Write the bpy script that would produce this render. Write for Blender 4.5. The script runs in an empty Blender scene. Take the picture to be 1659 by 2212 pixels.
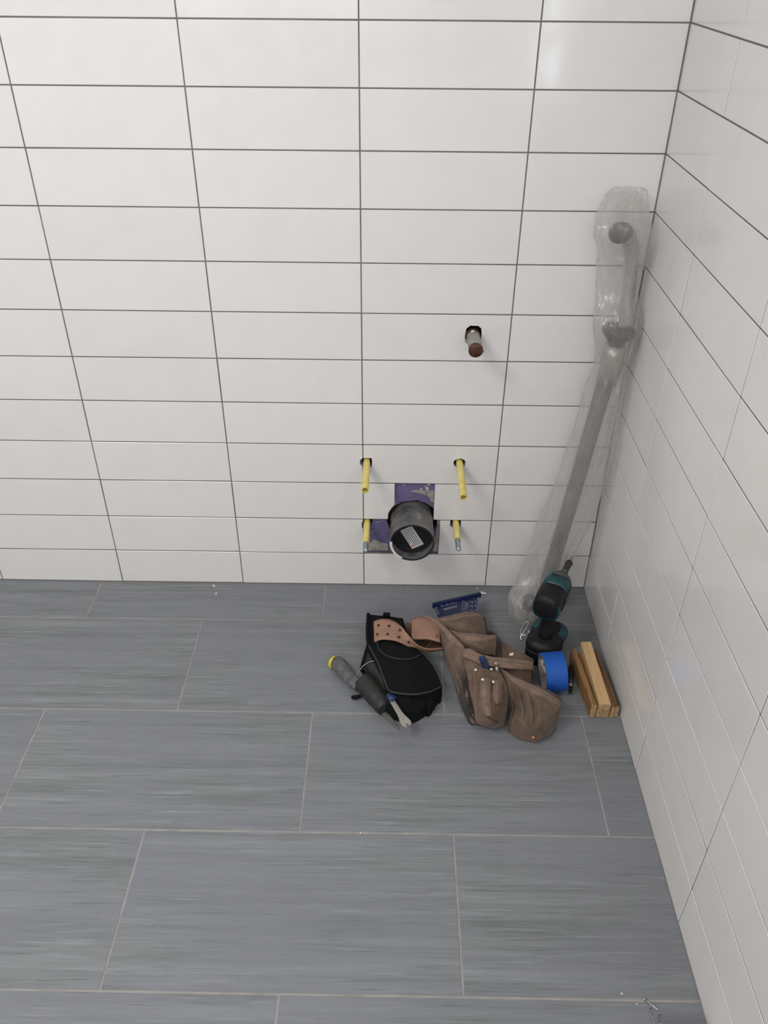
import bpy, bmesh, math, random
import numpy as np
from mathutils import Vector, Matrix, noise
from mathutils.geometry import tessellate_polygon
R_ = math.radians
random.seed(7)
scn = bpy.context.scene
COL = scn.collection

# ------------------------------------------------------------------ camera
F_PX = 1795.9212
CAM = Vector((-0.2577293, -1.7164083, 1.4455548))
ROT = Matrix(((0.99988938, -0.01296225, 0.00729369), (0.01341764, 0.57452914, -0.81837414), (0.00641753, 0.81838148, 0.57463951)))
cd = bpy.data.cameras.new('camera')
cd.sensor_fit = 'VERTICAL'
cd.sensor_height = 24
cd.sensor_width = 18
cd.lens = F_PX / 2212 * 24
cd.clip_start = .02
cam = bpy.data.objects.new('camera', cd)
COL.objects.link(cam)
cam.matrix_world = Matrix.Translation(CAM) @ ROT.to_4x4()
scn.camera = cam

# ------------------------------------------------------------------ world, light, exposure
scn.view_settings.view_transform = 'Standard'
scn.view_settings.look = 'None'
scn.view_settings.gamma = 1
scn.view_settings.exposure = -0.02
w = bpy.data.worlds.new('sky')
scn.world = w
w.use_nodes = True
w.node_tree.nodes['Background'].inputs[0].default_value = (.75, .86, 1, 1)
w.node_tree.nodes['Background'].inputs[1].default_value = .6


def area(name, loc, rot, sx, sy, power, color):
    l = bpy.data.lights.new(name, 'AREA')
    l.shape = 'RECTANGLE'
    l.size, l.size_y = sx, sy
    l.energy = power
    l.color = color
    o = bpy.data.objects.new(name, l)
    COL.objects.link(o)
    o.location = loc
    o.rotation_euler = rot
    return o


XR = .26527            # right wall
XL, YF, ZC = -3.0, -3.3, 2.5
WR = (-1.66, -1.26, .97, 2.15)      # window in the right wall: y0 y1 z0 z1
WF = (-1.55, -.10, 1.22, 2.25)      # window in the front wall: x0 x1 z0 z1
area('window_daylight_right', (XR + .001, (WR[0] + WR[1]) / 2, (WR[2] + WR[3]) / 2), (0, R_(90), 0), WR[3] - WR[2] - .058, WR[1] - WR[0] - .058, 9, (.84, .92, 1))
area('window_daylight_front', ((WF[0] + WF[1]) / 2, YF - .06, (WF[2] + WF[3]) / 2), (R_(90), 0, 0), WF[1] - WF[0], WF[3] - WF[2], 31, (1, .972, .948))
area('ceiling_lamp_light', (-1.5, -1.5, ZC - .06), (0, 0, 0), .8, .8, 30, (1, .95, .91))


# ------------------------------------------------------------------ pixel rays -> points in the place
def ray(px, py):
    return ROT @ Vector(((px - 829.5) / F_PX, -(py - 1106) / F_PX, -1))


def P(px, py, z=0.0):
    d = ray(px, py)
    return CAM + d * ((z - CAM.z) / d.z)


def Q(px, py, y=0.0):
    d = ray(px, py)
    return CAM + d * ((y - CAM.y) / d.y)


def A(cx, cy, z=0.0):
    return P(680 + cx / 5.184, 1260 + cy / 5.184, z)


def B(cx, cy, z=0.0):
    return P(920 + cx / 4.88, 1260 + cy / 4.88, z)


# ------------------------------------------------------------------ materials
class NT:
    def __init__(s, name):
        s.m = bpy.data.materials.new(name)
        s.m.use_nodes = True
        s.t = s.m.node_tree
        s.n = s.t.nodes
        s.b = s.n['Principled BSDF']

    def a(s, typ, **k):
        n = s.n.new(typ)
        for a, v in k.items():
            setattr(n, a, v)
        return n

    def l(s, a, b):
        s.t.links.new(a, b)

    def coords(s, scale=(1, 1, 1), obj=True):
        tc = s.a('ShaderNodeTexCoord')
        mp = s.a('ShaderNodeMapping')
        mp.inputs['Scale'].default_value = scale
        s.l(tc.outputs['Object' if obj else 'Generated'], mp.inputs[0])
        return mp.outputs[0]

    def noise(s, vec, scale, detail=4, rough=.55, dist=0):
        n = s.a('ShaderNodeTexNoise')
        n.inputs['Scale'].default_value = scale
        n.inputs['Detail'].default_value = detail
        n.inputs['Roughness'].default_value = rough
        n.inputs['Distortion'].default_value = dist
        s.l(vec, n.inputs['Vector'])
        return n.outputs['Fac']

    def ramp(s, fac, stops, interp='LINEAR'):
        r = s.a('ShaderNodeValToRGB')
        r.color_ramp.interpolation = interp
        e = r.color_ramp.elements
        while len(e) < len(stops):
            e.new(.5)
        for i, (p, c) in enumerate(stops):
            e[i].position = p
            e[i].color = tuple(c) + (1,) if len(c) == 3 else c
        s.l(fac, r.inputs[0])
        return r.outputs[0]

    def mix(s, fac, a, b, mode='MIX'):
        m = s.a('ShaderNodeMix', data_type='RGBA', blend_type=mode)
        for sock, v in ((m.inputs[0], fac), (m.inputs[6], a), (m.inputs[7], b)):
            if hasattr(v, 'is_linked') or isinstance(v, bpy.types.NodeSocket):
                s.l(v, sock)
            elif isinstance(v, (int, float)):
                sock.default_value = v
            else:
                sock.default_value = tuple(v) + (1,)
        return m.outputs[2]

    def bump(s, h, strength=.3, dist=.001):
        b = s.a('ShaderNodeBump')
        b.inputs['Strength'].default_value = strength
        b.inputs['Distance'].default_value = dist
        s.l(h, b.inputs['Height'])
        s.l(b.outputs[0], s.b.inputs['Normal'])
        return b


def mat(name, col, rough=.5, metal=0, var=.12, nscale=60, bump=.15, bd=.0006, col2=None, scale=(1, 1, 1), spec=None, coat=0):
    t = NT(name)
    v = t.coords(scale)
    n = t.noise(v, nscale)
    c1 = tuple(c * (1 - var) for c in col)
    c2 = tuple(min(1, c * (1 + var)) for c in col) if col2 is None else col2
    t.l(t.ramp(n, [(.3, c1), (.7, c2)]), t.b.inputs['Base Color'])
    t.b.inputs['Roughness'].default_value = rough
    t.b.inputs['Metallic'].default_value = metal
    if spec is not None:
        t.b.inputs['Specular IOR Level'].default_value = spec
    if coat:
        t.b.inputs['Coat Weight'].default_value = coat
        t.b.inputs['Coat Roughness'].default_value = .1
    if bump:
        t.bump(t.noise(v, nscale * 2.5), bump, bd)
    return t.m


def wall_tile_mat():
    t = NT('white_glazed_tile')
    at = t.a('ShaderNodeAttribute', attribute_name='tone')
    v = t.coords()
    big = t.noise(v, 1.7, 2)
    sm = t.noise(v, 13, 5, .6, .4)
    base = t.ramp(at.outputs['Fac'], [(0, (.715, .705, .697)), (1, (.765, .755, .748))])
    c = t.mix(.18, base, t.ramp(sm, [(.35, (.66, .652, .64)), (.6, (.76, .75, .744))]))
    # faint smears of dried grout haze
    sv = t.coords((1, 1, 3.2))
    st = t.noise(sv, 4.3, 6, .62, 1.2)
    c = t.mix(t.ramp(st, [(.66, (0, 0, 0)), (.78, (.22, .22, .22))]), c, (.62, .605, .585))
    t.l(c, t.b.inputs['Base Color'])
    t.l(t.ramp(sm, [(.3, (.10, .10, .10)), (.75, (.2, .2, .2))]), t.b.inputs['Roughness'])
    t.b.inputs['Specular IOR Level'].default_value = .5
    t.bump(t.noise(v, 9, 2), .25, .0012)
    return t.m


def floor_tile_mat():
    t = NT('grey_linear_porcelain')
    at = t.a('ShaderNodeAttribute', attribute_name='tone')
    tc = t.a('ShaderNodeTexCoord')
    add = t.a('ShaderNodeVectorMath', operation='MULTIPLY_ADD')
    t.l(at.outputs['Color'], add.inputs[0])
    add.inputs[1].default_value = (37, 61, 0)
    t.l(tc.outputs['Object'], add.inputs[2])

    def st(sc, s, d, r=.6, dist=0.):
        mp = t.a('ShaderNodeMapping')
        mp.inputs['Scale'].default_value = sc
        t.l(add.outputs[0], mp.inputs[0])
        return t.noise(mp.outputs[0], s, d, r, dist)
    bands = st((1.3, 30, 1), 1.25, 5, .66, .12)
    fine = st((6, 210, 1), 1.5, 4, .7, .1)
    cloud = st((2.2, 5, 1), 1.2, 3, .5)
    light = st((4.2, 110, 1), 1.6, 3, .6, .1)
    dark = st((5, 130, 1), 1.7, 3, .6, .1)
    c = t.ramp(bands, [(.28, (.116, .127, .132)), (.45, (.168, .180, .188)), (.58, (.208, .222, .234)), (.75, (.262, .279, .298))])
    c = t.mix(t.ramp(fine, [(.40, (0, 0, 0)), (.62, (.5, .5, .5))]), c, (.225, .240, .252))
    c = t.mix(t.ramp(light, [(.56, (0, 0, 0)), (.74, (.65, .65, .65))]), c, (.34, .36, .395))
    c = t.mix(t.ramp(dark, [(.57, (0, 0, 0)), (.72, (.75, .75, .75))]), c, (.088, .096, .101))
    c = t.mix(t.ramp(cloud, [(.42, (0, 0, 0)), (.62, (.6, .6, .6))]), c, (.200, .210, .245))
    grain = st((60, 160, 1), 3, 3, .6)
    c = t.mix(t.ramp(grain, [(.40, (0, 0, 0)), (.64, (.22, .22, .22))]), c, (.13, .14, .145))
    t.l(c, t.b.inputs['Base Color'])
    t.l(t.ramp(bands, [(.3, (.52, .52, .52)), (.7, (.4, .4, .4))]), t.b.inputs['Roughness'])
    t.b.inputs['Specular IOR Level'].default_value = .4
    t.bump(fine, .12, .0005)
    return t.m


def purple_mat():
    t = NT('purple_drywall')
    v = t.coords()
    n = t.noise(v, 30, 5, .6, .8)
    c = t.ramp(n, [(.3, (.10, .078, .185)), (.7, (.155, .13, .25))])
    m = t.noise(t.coords((1, 1, 1.9)), 17, 6, .62, 1.6)
    c = t.mix(t.ramp(m, [(.60, (0, 0, 0)), (.625, (1, 1, 1))]), c, t.ramp(t.noise(v, 90), [(.3, (.34, .325, .29)), (.7, (.5, .48, .44))]))
    t.l(c, t.b.inputs['Base Color'])
    t.b.inputs['Roughness'].default_value = .8
    t.bump(m, .5, .0015)
    return t.m


def pipe_mat():
    t = NT('weathered_black_pipe')
    v = t.coords()
    m = t.noise(t.coords((1, 1.5, 1)), 20, 5, .55, .8)
    c = t.ramp(m, [(.30, (.035, .035, .037)), (.42, (.10, .10, .098)), (.58, (.15, .148, .143)), (.70, (.27, .27, .26))])
    t.l(c, t.b.inputs['Base Color'])
    t.l(t.ramp(m, [(.3, (.3, .3, .3)), (.7, (.65, .65, .65))]), t.b.inputs['Roughness'])
    t.bump(t.noise(v, 160), .2, .0006)
    return t.m


def suede_mat(name='tan_suede', k=1.0, stain=True):
    t = NT(name)
    v = t.coords()
    n = t.noise(v, 24, 6, .62, .5)
    f = t.noise(v, 420, 3)
    a = [tuple(x * k for x in c) for c in ((.088, .058, .043), (.165, .112, .083), (.25, .178, .136))]
    c = t.ramp(n, [(.28, a[0]), (.5, a[1]), (.75, a[2])])
    c = t.mix(.22, c, t.ramp(f, [(.3, a[0]), (.7, a[2])]))
    if stain:
        s = t.noise(v, 15, 5, .6, .8)
        c = t.mix(t.ramp(s, [(.66, (0, 0, 0)), (.76, (.6, .6, .6))]), c, (.05, .036, .028))
    if stain == 'black':      # shoe-black tape residue rubbed into the lower end of the leaf
        gm = t.coords((1, 1, 1), False)
        sx = t.a('ShaderNodeSeparateXYZ')
        t.l(gm, sx.inputs[0])
        st = t.noise(t.coords((1, .45, 1)), 34, 4, .6, .6)
        m1 = t.a('ShaderNodeMapRange')
        for i_, v_ in ((1, .55), (2, .30), (3, 0), (4, 1)):
            m1.inputs[i_].default_value = v_
        t.l(sx.outputs['Y'], m1.inputs[0])
        mu = t.a('ShaderNodeMath', operation='MULTIPLY')
        t.l(m1.outputs[0], mu.inputs[0])
        t.l(t.ramp(st, [(.44, (0, 0, 0)), (.50, (1, 1, 1))]), mu.inputs[1])
        c = t.mix(mu.outputs[0], c, (.020, .019, .017))
    big = t.noise(v, 9, 3, .5, .4)
    c = t.mix(t.ramp(big, [(.40, (0, 0, 0)), (.62, (.38, .38, .38))]), c, tuple(x * .62 for x in a[0]))
    t.l(c, t.b.inputs['Base Color'])
    t.b.inputs['Roughness'].default_value = .92
    t.b.inputs['Specular IOR Level'].default_value = .18
    t.b.inputs['Sheen Weight'].default_value = .12
    t.bump(t.noise(v, 260, 4), .35, .0008)
    return t.m


def wood_mat(name, a, b, ply=False):
    t = NT(name)
    v = t.coords((55, 2.6, 55))
    n = t.noise(v, 3.2, 5, .6, .9)
    c = t.ramp(n, [(.3, a), (.7, b)])
    k = t.noise(t.coords((4, 1, 4)), 9, 4, .6, .4)
    c = t.mix(t.ramp(k, [(.62, (0, 0, 0)), (.75, (.45, .45, .45))]), c, tuple(x * .45 for x in a))
    if ply:
        z = t.noise(t.coords((90, .4, 90)), 2.0, 2)
        c = t.mix(t.ramp(z, [(.5, (0, 0, 0)), (.56, (.5, .5, .5))]), c, tuple(x * .4 for x in a))
    t.l(c, t.b.inputs['Base Color'])
    t.b.inputs['Roughness'].default_value = .72
    t.bump(n, .2, .0006)
    return t.m


def film_mat():
    t = NT('clear_plastic_film')
    out = t.n['Material Output']
    v = t.coords((1, 1, .35))
    n = t.noise(v, 16, 5, .6, 1.6)
    bp = t.a('ShaderNodeBump')
    bp.inputs['Strength'].default_value = .8
    bp.inputs['Distance'].default_value = .012
    t.l(n, bp.inputs['Height'])
    tr = t.a('ShaderNodeBsdfTransparent')
    tr.inputs[0].default_value = (.975, .972, .968, 1)
    gl = t.a('ShaderNodeBsdfGlossy')
    gl.inputs['Roughness'].default_value = .07
    gl.inputs['Color'].default_value = (.9, .9, .9, 1)
    t.l(bp.outputs[0], gl.inputs['Normal'])
    df = t.a('ShaderNodeBsdfDiffuse')
    df.inputs[0].default_value = (.78, .77, .755, 1)
    tl = t.a('ShaderNodeBsdfTranslucent')
    tl.inputs[0].default_value = (.86, .85, .84, 1)
    ml = t.a('ShaderNodeMixShader')
    ml.inputs[0].default_value = .5
    t.l(df.outputs[0], ml.inputs[1])
    t.l(tl.outputs[0], ml.inputs[2])
    m1 = t.a('ShaderNodeMixShader')
    t.l(t.ramp(n, [(.35, (.25, .25, .25)), (.60, (.35, .35, .35)), (.72, (.58, .58, .58))]), m1.inputs[0])
    t.l(tr.outputs[0], m1.inputs[1])
    t.l(ml.outputs[0], m1.inputs[2])
    fr = t.a('ShaderNodeLayerWeight')
    t.l(bp.outputs[0], fr.inputs['Normal'])
    pw = t.a('ShaderNodeMath', operation='POWER')
    t.l(fr.outputs['Facing'], pw.inputs[0])
    pw.inputs[1].default_value = 4
    mm = t.a('ShaderNodeMath', operation='MULTIPLY_ADD')
    t.l(pw.outputs[0], mm.inputs[0])
    mm.inputs[1].default_value = .45
    mm.inputs[2].default_value = .05
    m2 = t.a('ShaderNodeMixShader')
    t.l(mm.outputs[0], m2.inputs[0])
    t.l(m1.outputs[0], m2.inputs[1])
    t.l(gl.outputs[0], m2.inputs[2])
    t.l(m2.outputs[0], out.inputs[0])
    return t.m


M = dict(
    tile=wall_tile_mat(), grout=mat('dark_grey_grout', (.155, .150, .150), .9, bump=.3),
    ftile=floor_tile_mat(), fgrout=mat('light_grey_grout', (.285, .275, .265), .9, var=.15, nscale=25, bump=.3),
    plaster=mat('painted_plaster', (.66, .65, .63), .8, var=.03, nscale=8),
    ceil=mat('ceiling_paint', (.78, .76, .72), .9, var=.02, nscale=8),
    purple=purple_mat(), cavity=mat('dark_brown_cavity', (.06, .042, .032), .95),
    yellow=mat('yellow_sleeve_plastic', (.74, .60, .10), .42, var=.10, nscale=60, col2=(.80, .70, .28), bump=.05),
    zinc=mat('zinc_plated_steel', (.42, .47, .52), .34, .6, nscale=120),
    pipe=pipe_mat(), black=mat('black_rubber', (.012, .012, .013), .6),
    plug=mat('black_plug', (.010, .011, .013), .35, nscale=90),
    paper=mat('white_sticker_paper', (.52, .52, .51), .6, var=.04, bump=0), ink=mat('sticker_ink', (.035, .035, .035), .6, bump=0),
    orange=mat('warning_orange', (.55, .16, .03), .6, bump=0), whitetape=mat('torn_white_tape', (.70, .69, .67), .6, var=.08),
    copper=mat('oxidised_copper', (.060, .022, .015), .45, .35, var=.3, nscale=70, col2=(.115, .042, .026)),
    mortar=mat('grey_green_mortar_smear', (.27, .26, .235), .85, var=.35, nscale=70, bump=.5),
    uptube=mat('satin_grey_tube', (.36, .36, .36), .35, .3), tube=mat('brushed_grey_tube', (.17, .17, .175), .3, .5, nscale=30), dkplast=mat('dark_slate_plastic', (.006, .009, .012), .4, nscale=30),
    film=film_mat(),
    suede=suede_mat(), suede2=suede_mat('worn_pale_suede', 1.38), suedest=suede_mat('blackened_suede', 1.1, 'black'), suede3=suede_mat('shade_darkened_suede', .55, False),  # last one: suede darkened in colour to imitate shadow inside the pockets
    strap=mat('tan_strap_leather', (.275, .155, .108), .7, var=.14, nscale=40, bump=.2), strapd=mat('dark_strap_and_shade', (.13, .068, .045), .8, var=.2),
    stitch=mat('pale_stitching', (.42, .33, .25), .8), rivet=mat('nickel_rivet', (.72, .70, .64), .22, 1), rivetb=mat('brass_rivet', (.30, .16, .09), .4, 1),
    nylon=mat('black_nylon', (.0050, .0058, .0068), .88, nscale=220, bump=.4, spec=.16), nylon2=mat('charcoal_vinyl', (.017, .0175, .0165), .5, nscale=90, bump=.2),
    piping=mat('grey_piping', (.022, .024, .025), .7),
    sawh=mat('dusty_grey_grip', (.085, .082, .092), .75, var=.35, nscale=70, col2=(.16, .155, .155)), yel2=mat('yellow_grip_rim', (.62, .52, .05), .5),
    steel=mat('brushed_steel', (.46, .44, .41), .42, .85, nscale=60), dsteel=mat('dark_steel', (.08, .08, .085), .4, .8),
    bluep=mat('navy_blue_plastic', (.012, .032, .10), .45), bluesq=mat('navy_anodised_square', (.007, .014, .062), .42, var=.15),
    white=mat('white_paint_marks', (.62, .64, .68), .6, bump=0), chip=mat('cream_mortar_chip', (.62, .60, .52), .85),
    teal=mat('teal_plastic', (.003, .050, .062), .38, nscale=80, bump=.08), drub=mat('black_overmould', (.007, .007, .009), .5, nscale=120, spec=.3),
    alu=mat('cast_grey_nose', (.13, .13, .12), .45, .7), mark=mat('light_teal_marking', (.05, .15, .17), .5, bump=0),
    tapeb=mat('blue_masking_tape', (.004, .085, .42), .62, var=.06, nscale=120, bump=.15), core=mat('grey_cardboard_core', (.23, .21, .195), .8),
    label=mat('core_label_print', (.48, .48, .40), .6, bump=0),
    pine=wood_mat('pale_pine', (.50, .31, .14), (.68, .47, .25)), oldwood=wood_mat('brown_plywood', (.19, .095, .035), (.38, .215, .09), True),
    darkwood=wood_mat('dark_plywood', (.085, .045, .024), (.20, .115, .06), True),
    nail=mat('bright_nail_steel', (.60, .59, .56), .3, .9), box=mat('white_card_box', (.72, .71, .69), .7), glow=None,
    frame=mat('white_window_frame', (.7, .7, .69), .5), glass=None,
)


# ------------------------------------------------------------------ mesh helpers
def inv_frame(o):
    m = Matrix()
    while o:
        m = o.matrix_basis @ m
        o = o.parent
    return m.inverted()


def mkobj(name, verts, faces, m, parent=None, smooth=False, tone=None):
    me = bpy.data.meshes.new(name)
    me.from_pydata([tuple(v) for v in verts], [], faces)
    me.update()
    if m:
        me.materials.append(m)
    if smooth:
        me.polygons.foreach_set('use_smooth', [True] * len(me.polygons))
    if tone is not None:
        at = me.attributes.new('tone', 'FLOAT_COLOR', 'FACE')
        for i, c in enumerate(tone):
            at.data[i].color = c
    o = bpy.data.objects.new(name, me)
    COL.objects.link(o)
    if parent:
        o.parent = parent
        me.transform(inv_frame(parent))     # geometry is written in world space
    return o


def recalc(o):
    bm = bmesh.new()
    bm.from_mesh(o.data)
    bmesh.ops.recalc_face_normals(bm, faces=bm.faces)
    bm.to_mesh(o.data)
    bm.free()
    return o


def thing(name, label, cat, loc=(0, 0, 0), group=None):
    o = bpy.data.objects.new(name, None)
    o.empty_display_size = .02
    COL.objects.link(o)
    o.location = loc
    o['label'] = label
    o['category'] = cat
    if group:
        o['group'] = group
    return o


def tag(o, label, cat, group=None):
    o['label'] = label
    o['category'] = cat
    if group:
        o['group'] = group
    return o


def struct(o):
    o['kind'] = 'structure'
    return o


class MB:
    def __init__(s):
        s.v, s.f, s.t = [], [], []

    def add(s, vs, fs, tone=None):
        k = len(s.v)
        s.v += [Vector(v) for v in vs]
        s.f += [tuple(i + k for i in f) for f in fs]
        s.t += [tone or (.5, .5, .5, 1)] * len(fs)
        return s

    def box(s, lo, hi, M_=None, tone=None):
        x0, y0, z0 = lo
        x1, y1, z1 = hi
        vs = [Vector(p) for p in ((x0, y0, z0), (x1, y0, z0), (x1, y1, z0), (x0, y1, z0), (x0, y0, z1), (x1, y0, z1), (x1, y1, z1), (x0, y1, z1))]
        if M_:
            vs = [M_ @ v for v in vs]
        return s.add(vs, [(0, 3, 2, 1), (4, 5, 6, 7), (0, 1, 5, 4), (1, 2, 6, 5), (2, 3, 7, 6), (3, 0, 4, 7)], tone)

    def tube(s, pts, radii, n=20, caps=True, squash=None, up=None):
        """rings around a polyline; squash = (a, b) scale of the two cross axes"""
        pts = [Vector(p) for p in pts]
        if not hasattr(radii, '__len__'):
            radii = [radii] * len(pts)
        rings = []
        u_prev = None
        for i, p in enumerate(pts):
            a = pts[max(0, i - 1)]
            b = pts[min(len(pts) - 1, i + 1)]
            d = b - a
            if d.length < 1e-9:
                d = pts[-1] - pts[0]
            d.normalize()
            if u_prev is None:
                ref = Vector(up) if up else (Vector((0, 0, 1)) if abs(d.z) < .9 else Vector((1, 0, 0)))
                u = (ref - d * ref.dot(d)).normalized()
            else:
                u = (u_prev - d * u_prev.dot(d)).normalized()
            u_prev = u
            v = d.cross(u)
            sa, sb = squash or (1, 1)
            rings.append([p + u * (math.cos(2 * math.pi * k / n) * radii[i] * sa) + v * (math.sin(2 * math.pi * k / n) * radii[i] * sb) for k in range(n)])
        vs = [q for r in rings for q in r]
        fs = []
        for i in range(len(pts) - 1):
            for k in range(n):
                fs.append((i * n + k, i * n + (k + 1) % n, (i + 1) * n + (k + 1) % n, (i + 1) * n + k))
        if caps:
            fs.append(tuple(range(n))[::-1])
            fs.append(tuple((len(pts) - 1) * n + k for k in range(n)))
        return s.add(vs, fs)

    def build(s, name, m, parent=None, smooth=False, tone=False, bevel=0, auto=False, rec=True):
        o = mkobj(name, s.v, s.f, m, parent, smooth, s.t if tone else None)
        if rec:
            recalc(o)
        if bevel:
            b = o.modifiers.new('bevel', 'BEVEL')
            b.width = bevel
            b.segments = 3
            b.limit_method = 'ANGLE'
            b.angle_limit = R_(40)
            o.data.polygons.foreach_set('use_smooth', [True] * len(o.data.polygons))
            wn = o.modifiers.new('wn', 'WEIGHTED_NORMAL')
        return o


def resample(pts, n):
    pts = [Vector(p) for p in pts]
    # catmull-rom then arc length
    dense = []
    for i in range(len(pts) - 1):
        p0, p1, p2, p3 = pts[max(0, i - 1)], pts[i], pts[i + 1], pts[min(len(pts) - 1, i + 2)]
        for k in range(12):
            t = k / 12
            dense.append(.5 * ((2 * p1) + (p2 - p0) * t + (2 * p0 - 5 * p1 + 4 * p2 - p3) * t * t + (3 * p1 - p0 - 3 * p2 + p3) * t ** 3))
    dense.append(pts[-1])
    L = [0]
    for a, b in zip(dense, dense[1:]):
        L.append(L[-1] + (b - a).length)
    out = []
    j = 0
    for k in range(n):
        s_ = L[-1] * k / (n - 1)
        while j < len(L) - 2 and L[j + 1] < s_:
            j += 1
        t = (s_ - L[j]) / max(1e-9, L[j + 1] - L[j])
        out.append(dense[j].lerp(dense[j + 1], t))
    return out


def loft(name, curves, m, parent=None, nu=40, nv=36, thick=.0028, bulge=0, wrinkle=.0015, wscale=28, fold=None, drop=None, minz=.0012, seed=0, off=1):
    """sheet through the given 3D curves (each a list of points), thickened"""
    rows = [resample(c, nu) for c in curves]
    cols = [resample([r[i] for r in rows], nv) for i in range(nu)]
    vs = []
    for j in range(nv):
        for i in range(nu):
            p = cols[i][j].copy()
            u, v = i / (nu - 1), j / (nv - 1)
            e = math.sin(math.pi * u) * math.sin(math.pi * v)
            p.z += bulge * e
            if wrinkle:
                q = Vector((p.x * wscale + seed, p.y * wscale, p.z * wscale))
                wr_ = wrinkle * (1.5 if wrinkle >= .002 else 1)
                p.z += (noise.noise(q) + .5 * noise.noise(q * 2.3) - .45 * (1 - abs(noise.noise(q * 1.6 + Vector((5, 2, 1))))) ** 4) * wr_ * (.35 + .65 * min(1, 2 * e))
            if fold:
                p.z += fold(u, v)
            p.z = max(p.z, minz)
            vs.append(p)
    W_ = nu
    if drop:      # side skirts straight down to the floor at u=0 / u=1 / v=1
        grid = [[vs[j * nu + i] for i in range(nu)] for j in range(nv)]
        new = []
        for row in grid:
            r = list(row)
            if 'l' in drop:
                a = row[0]
                r = [Vector((a.x, a.y, minz)), Vector((a.x - .001, a.y, (a.z + minz) / 2))] + r
            if 'r' in drop:
                a = row[-1]
                r = r + [Vector((a.x + .001, a.y, (a.z + minz) / 2)), Vector((a.x, a.y, minz))]
            new.append(r)
        if 'b' in drop:
            new.append([Vector((p.x, p.y - .0005, (p.z + minz) / 2)) for p in new[-1]])
            new.append([Vector((p.x, p.y, minz)) for p in new[-2]])
        if 't' in drop:
            new.insert(0, [Vector((p.x, p.y + .0005, (p.z + minz) / 2)) for p in new[0]])
            new.insert(0, [Vector((p.x, p.y, minz)) for p in new[1]])
        W_ = len(new[0])
        vs = [p for r in new for p in r]
    H_ = len(vs) // W_
    fs = [(j * W_ + i, (j + 1) * W_ + i, (j + 1) * W_ + i + 1, j * W_ + i + 1) for j in range(H_ - 1) for i in range(W_ - 1)]
    o = mkobj(name, vs, fs, m, parent, True)
    if thick:
        s = o.modifiers.new('thick', 'SOLIDIFY')
        s.thickness = thick
        s.offset = -1
        s.use_rim = True
    return o


def stitches(pts, parent, n=26, ln=.0022, wd=.0008, name='stitching', lift=.0012):
    pp = resample(pts, n * 2 + 1)
    mb = MB()
    for k in range(n):
        a, b = pp[2 * k], pp[2 * k + 1]
        d = (b - a).normalized()
        s_ = d.cross(Vector((0, 0, 1))).normalized()
        c = (a + b) / 2 + Vector((0, 0, lift))
        h = d * (min(ln, (b - a).length) / 2)
        w_ = s_ * wd / 2
        t = Vector((0, 0, .0005))
        mb.add([c - h - w_ - t, c + h - w_ - t, c + h + w_ - t, c - h + w_ - t, c - h - w_ + t, c + h - w_ + t, c + h + w_ + t, c - h + w_ + t],
               [(0, 3, 2, 1), (4, 5, 6, 7), (0, 1, 5, 4), (1, 2, 6, 5), (2, 3, 7, 6), (3, 0, 4, 7)])
    return mb.build(name, M['stitch'], parent)


def dome(name, p, r, m, parent, h=.45, nrm=Vector((0, -.35, 1))):
    nrm = nrm.normalized()
    pts, rad = [], []
    for k in range(6):
        a = math.pi / 2 * k / 5
        pts.append(p + nrm * (r * h * math.sin(a)))
        rad.append(max(r * math.cos(a), r * .02))
    mb = MB()
    mb.tube([p - nrm * .002] + pts, [r] + rad, 18)
    return mb.build(name, m, parent, True)


def text_mesh(txt, size, M_, name, m, parent, extr=.0003):
    c = bpy.data.curves.new(name, 'FONT')
    c.body = txt
    c.size = size
    c.extrude = extr
    c.align_x = 'CENTER'
    c.align_y = 'CENTER'
    o = bpy.data.objects.new(name, c)
    COL.objects.link(o)
    bpy.context.view_layer.update()
    me = bpy.data.meshes.new_from_object(o)
    bpy.data.objects.remove(o)
    me.transform(M_)
    me.materials.clear()
    me.materials.append(m)
    ob = bpy.data.objects.new(name, me)
    COL.objects.link(ob)
    if parent:
        ob.parent = parent
        me.transform(inv_frame(parent))
    return ob


# ------------------------------------------------------------------ wall tiles
W_T, H0, HT = .325, .107197, .109483
JH = .0013         # half joint
ZR = [0.0] + [H0 + HT * k for k in range(22)]
TH = .008


def inset(poly, d):
    n = len(poly)
    out = []
    for i in range(n):
        p, q, r = Vector(poly[i - 1]), Vector(poly[i]), Vector(poly[(i + 1) % n])
        e1, e2 = (q - p).normalized(), (r - q).normalized()
        n1, n2 = Vector((-e1.y, e1.x)), Vector((-e2.y, e2.x))
        b = n1 + n2
        b = b / max(.3, b.dot(n1)) if b.length > 1e-6 else n1
        out.append(q + b * d)
    return out


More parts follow.
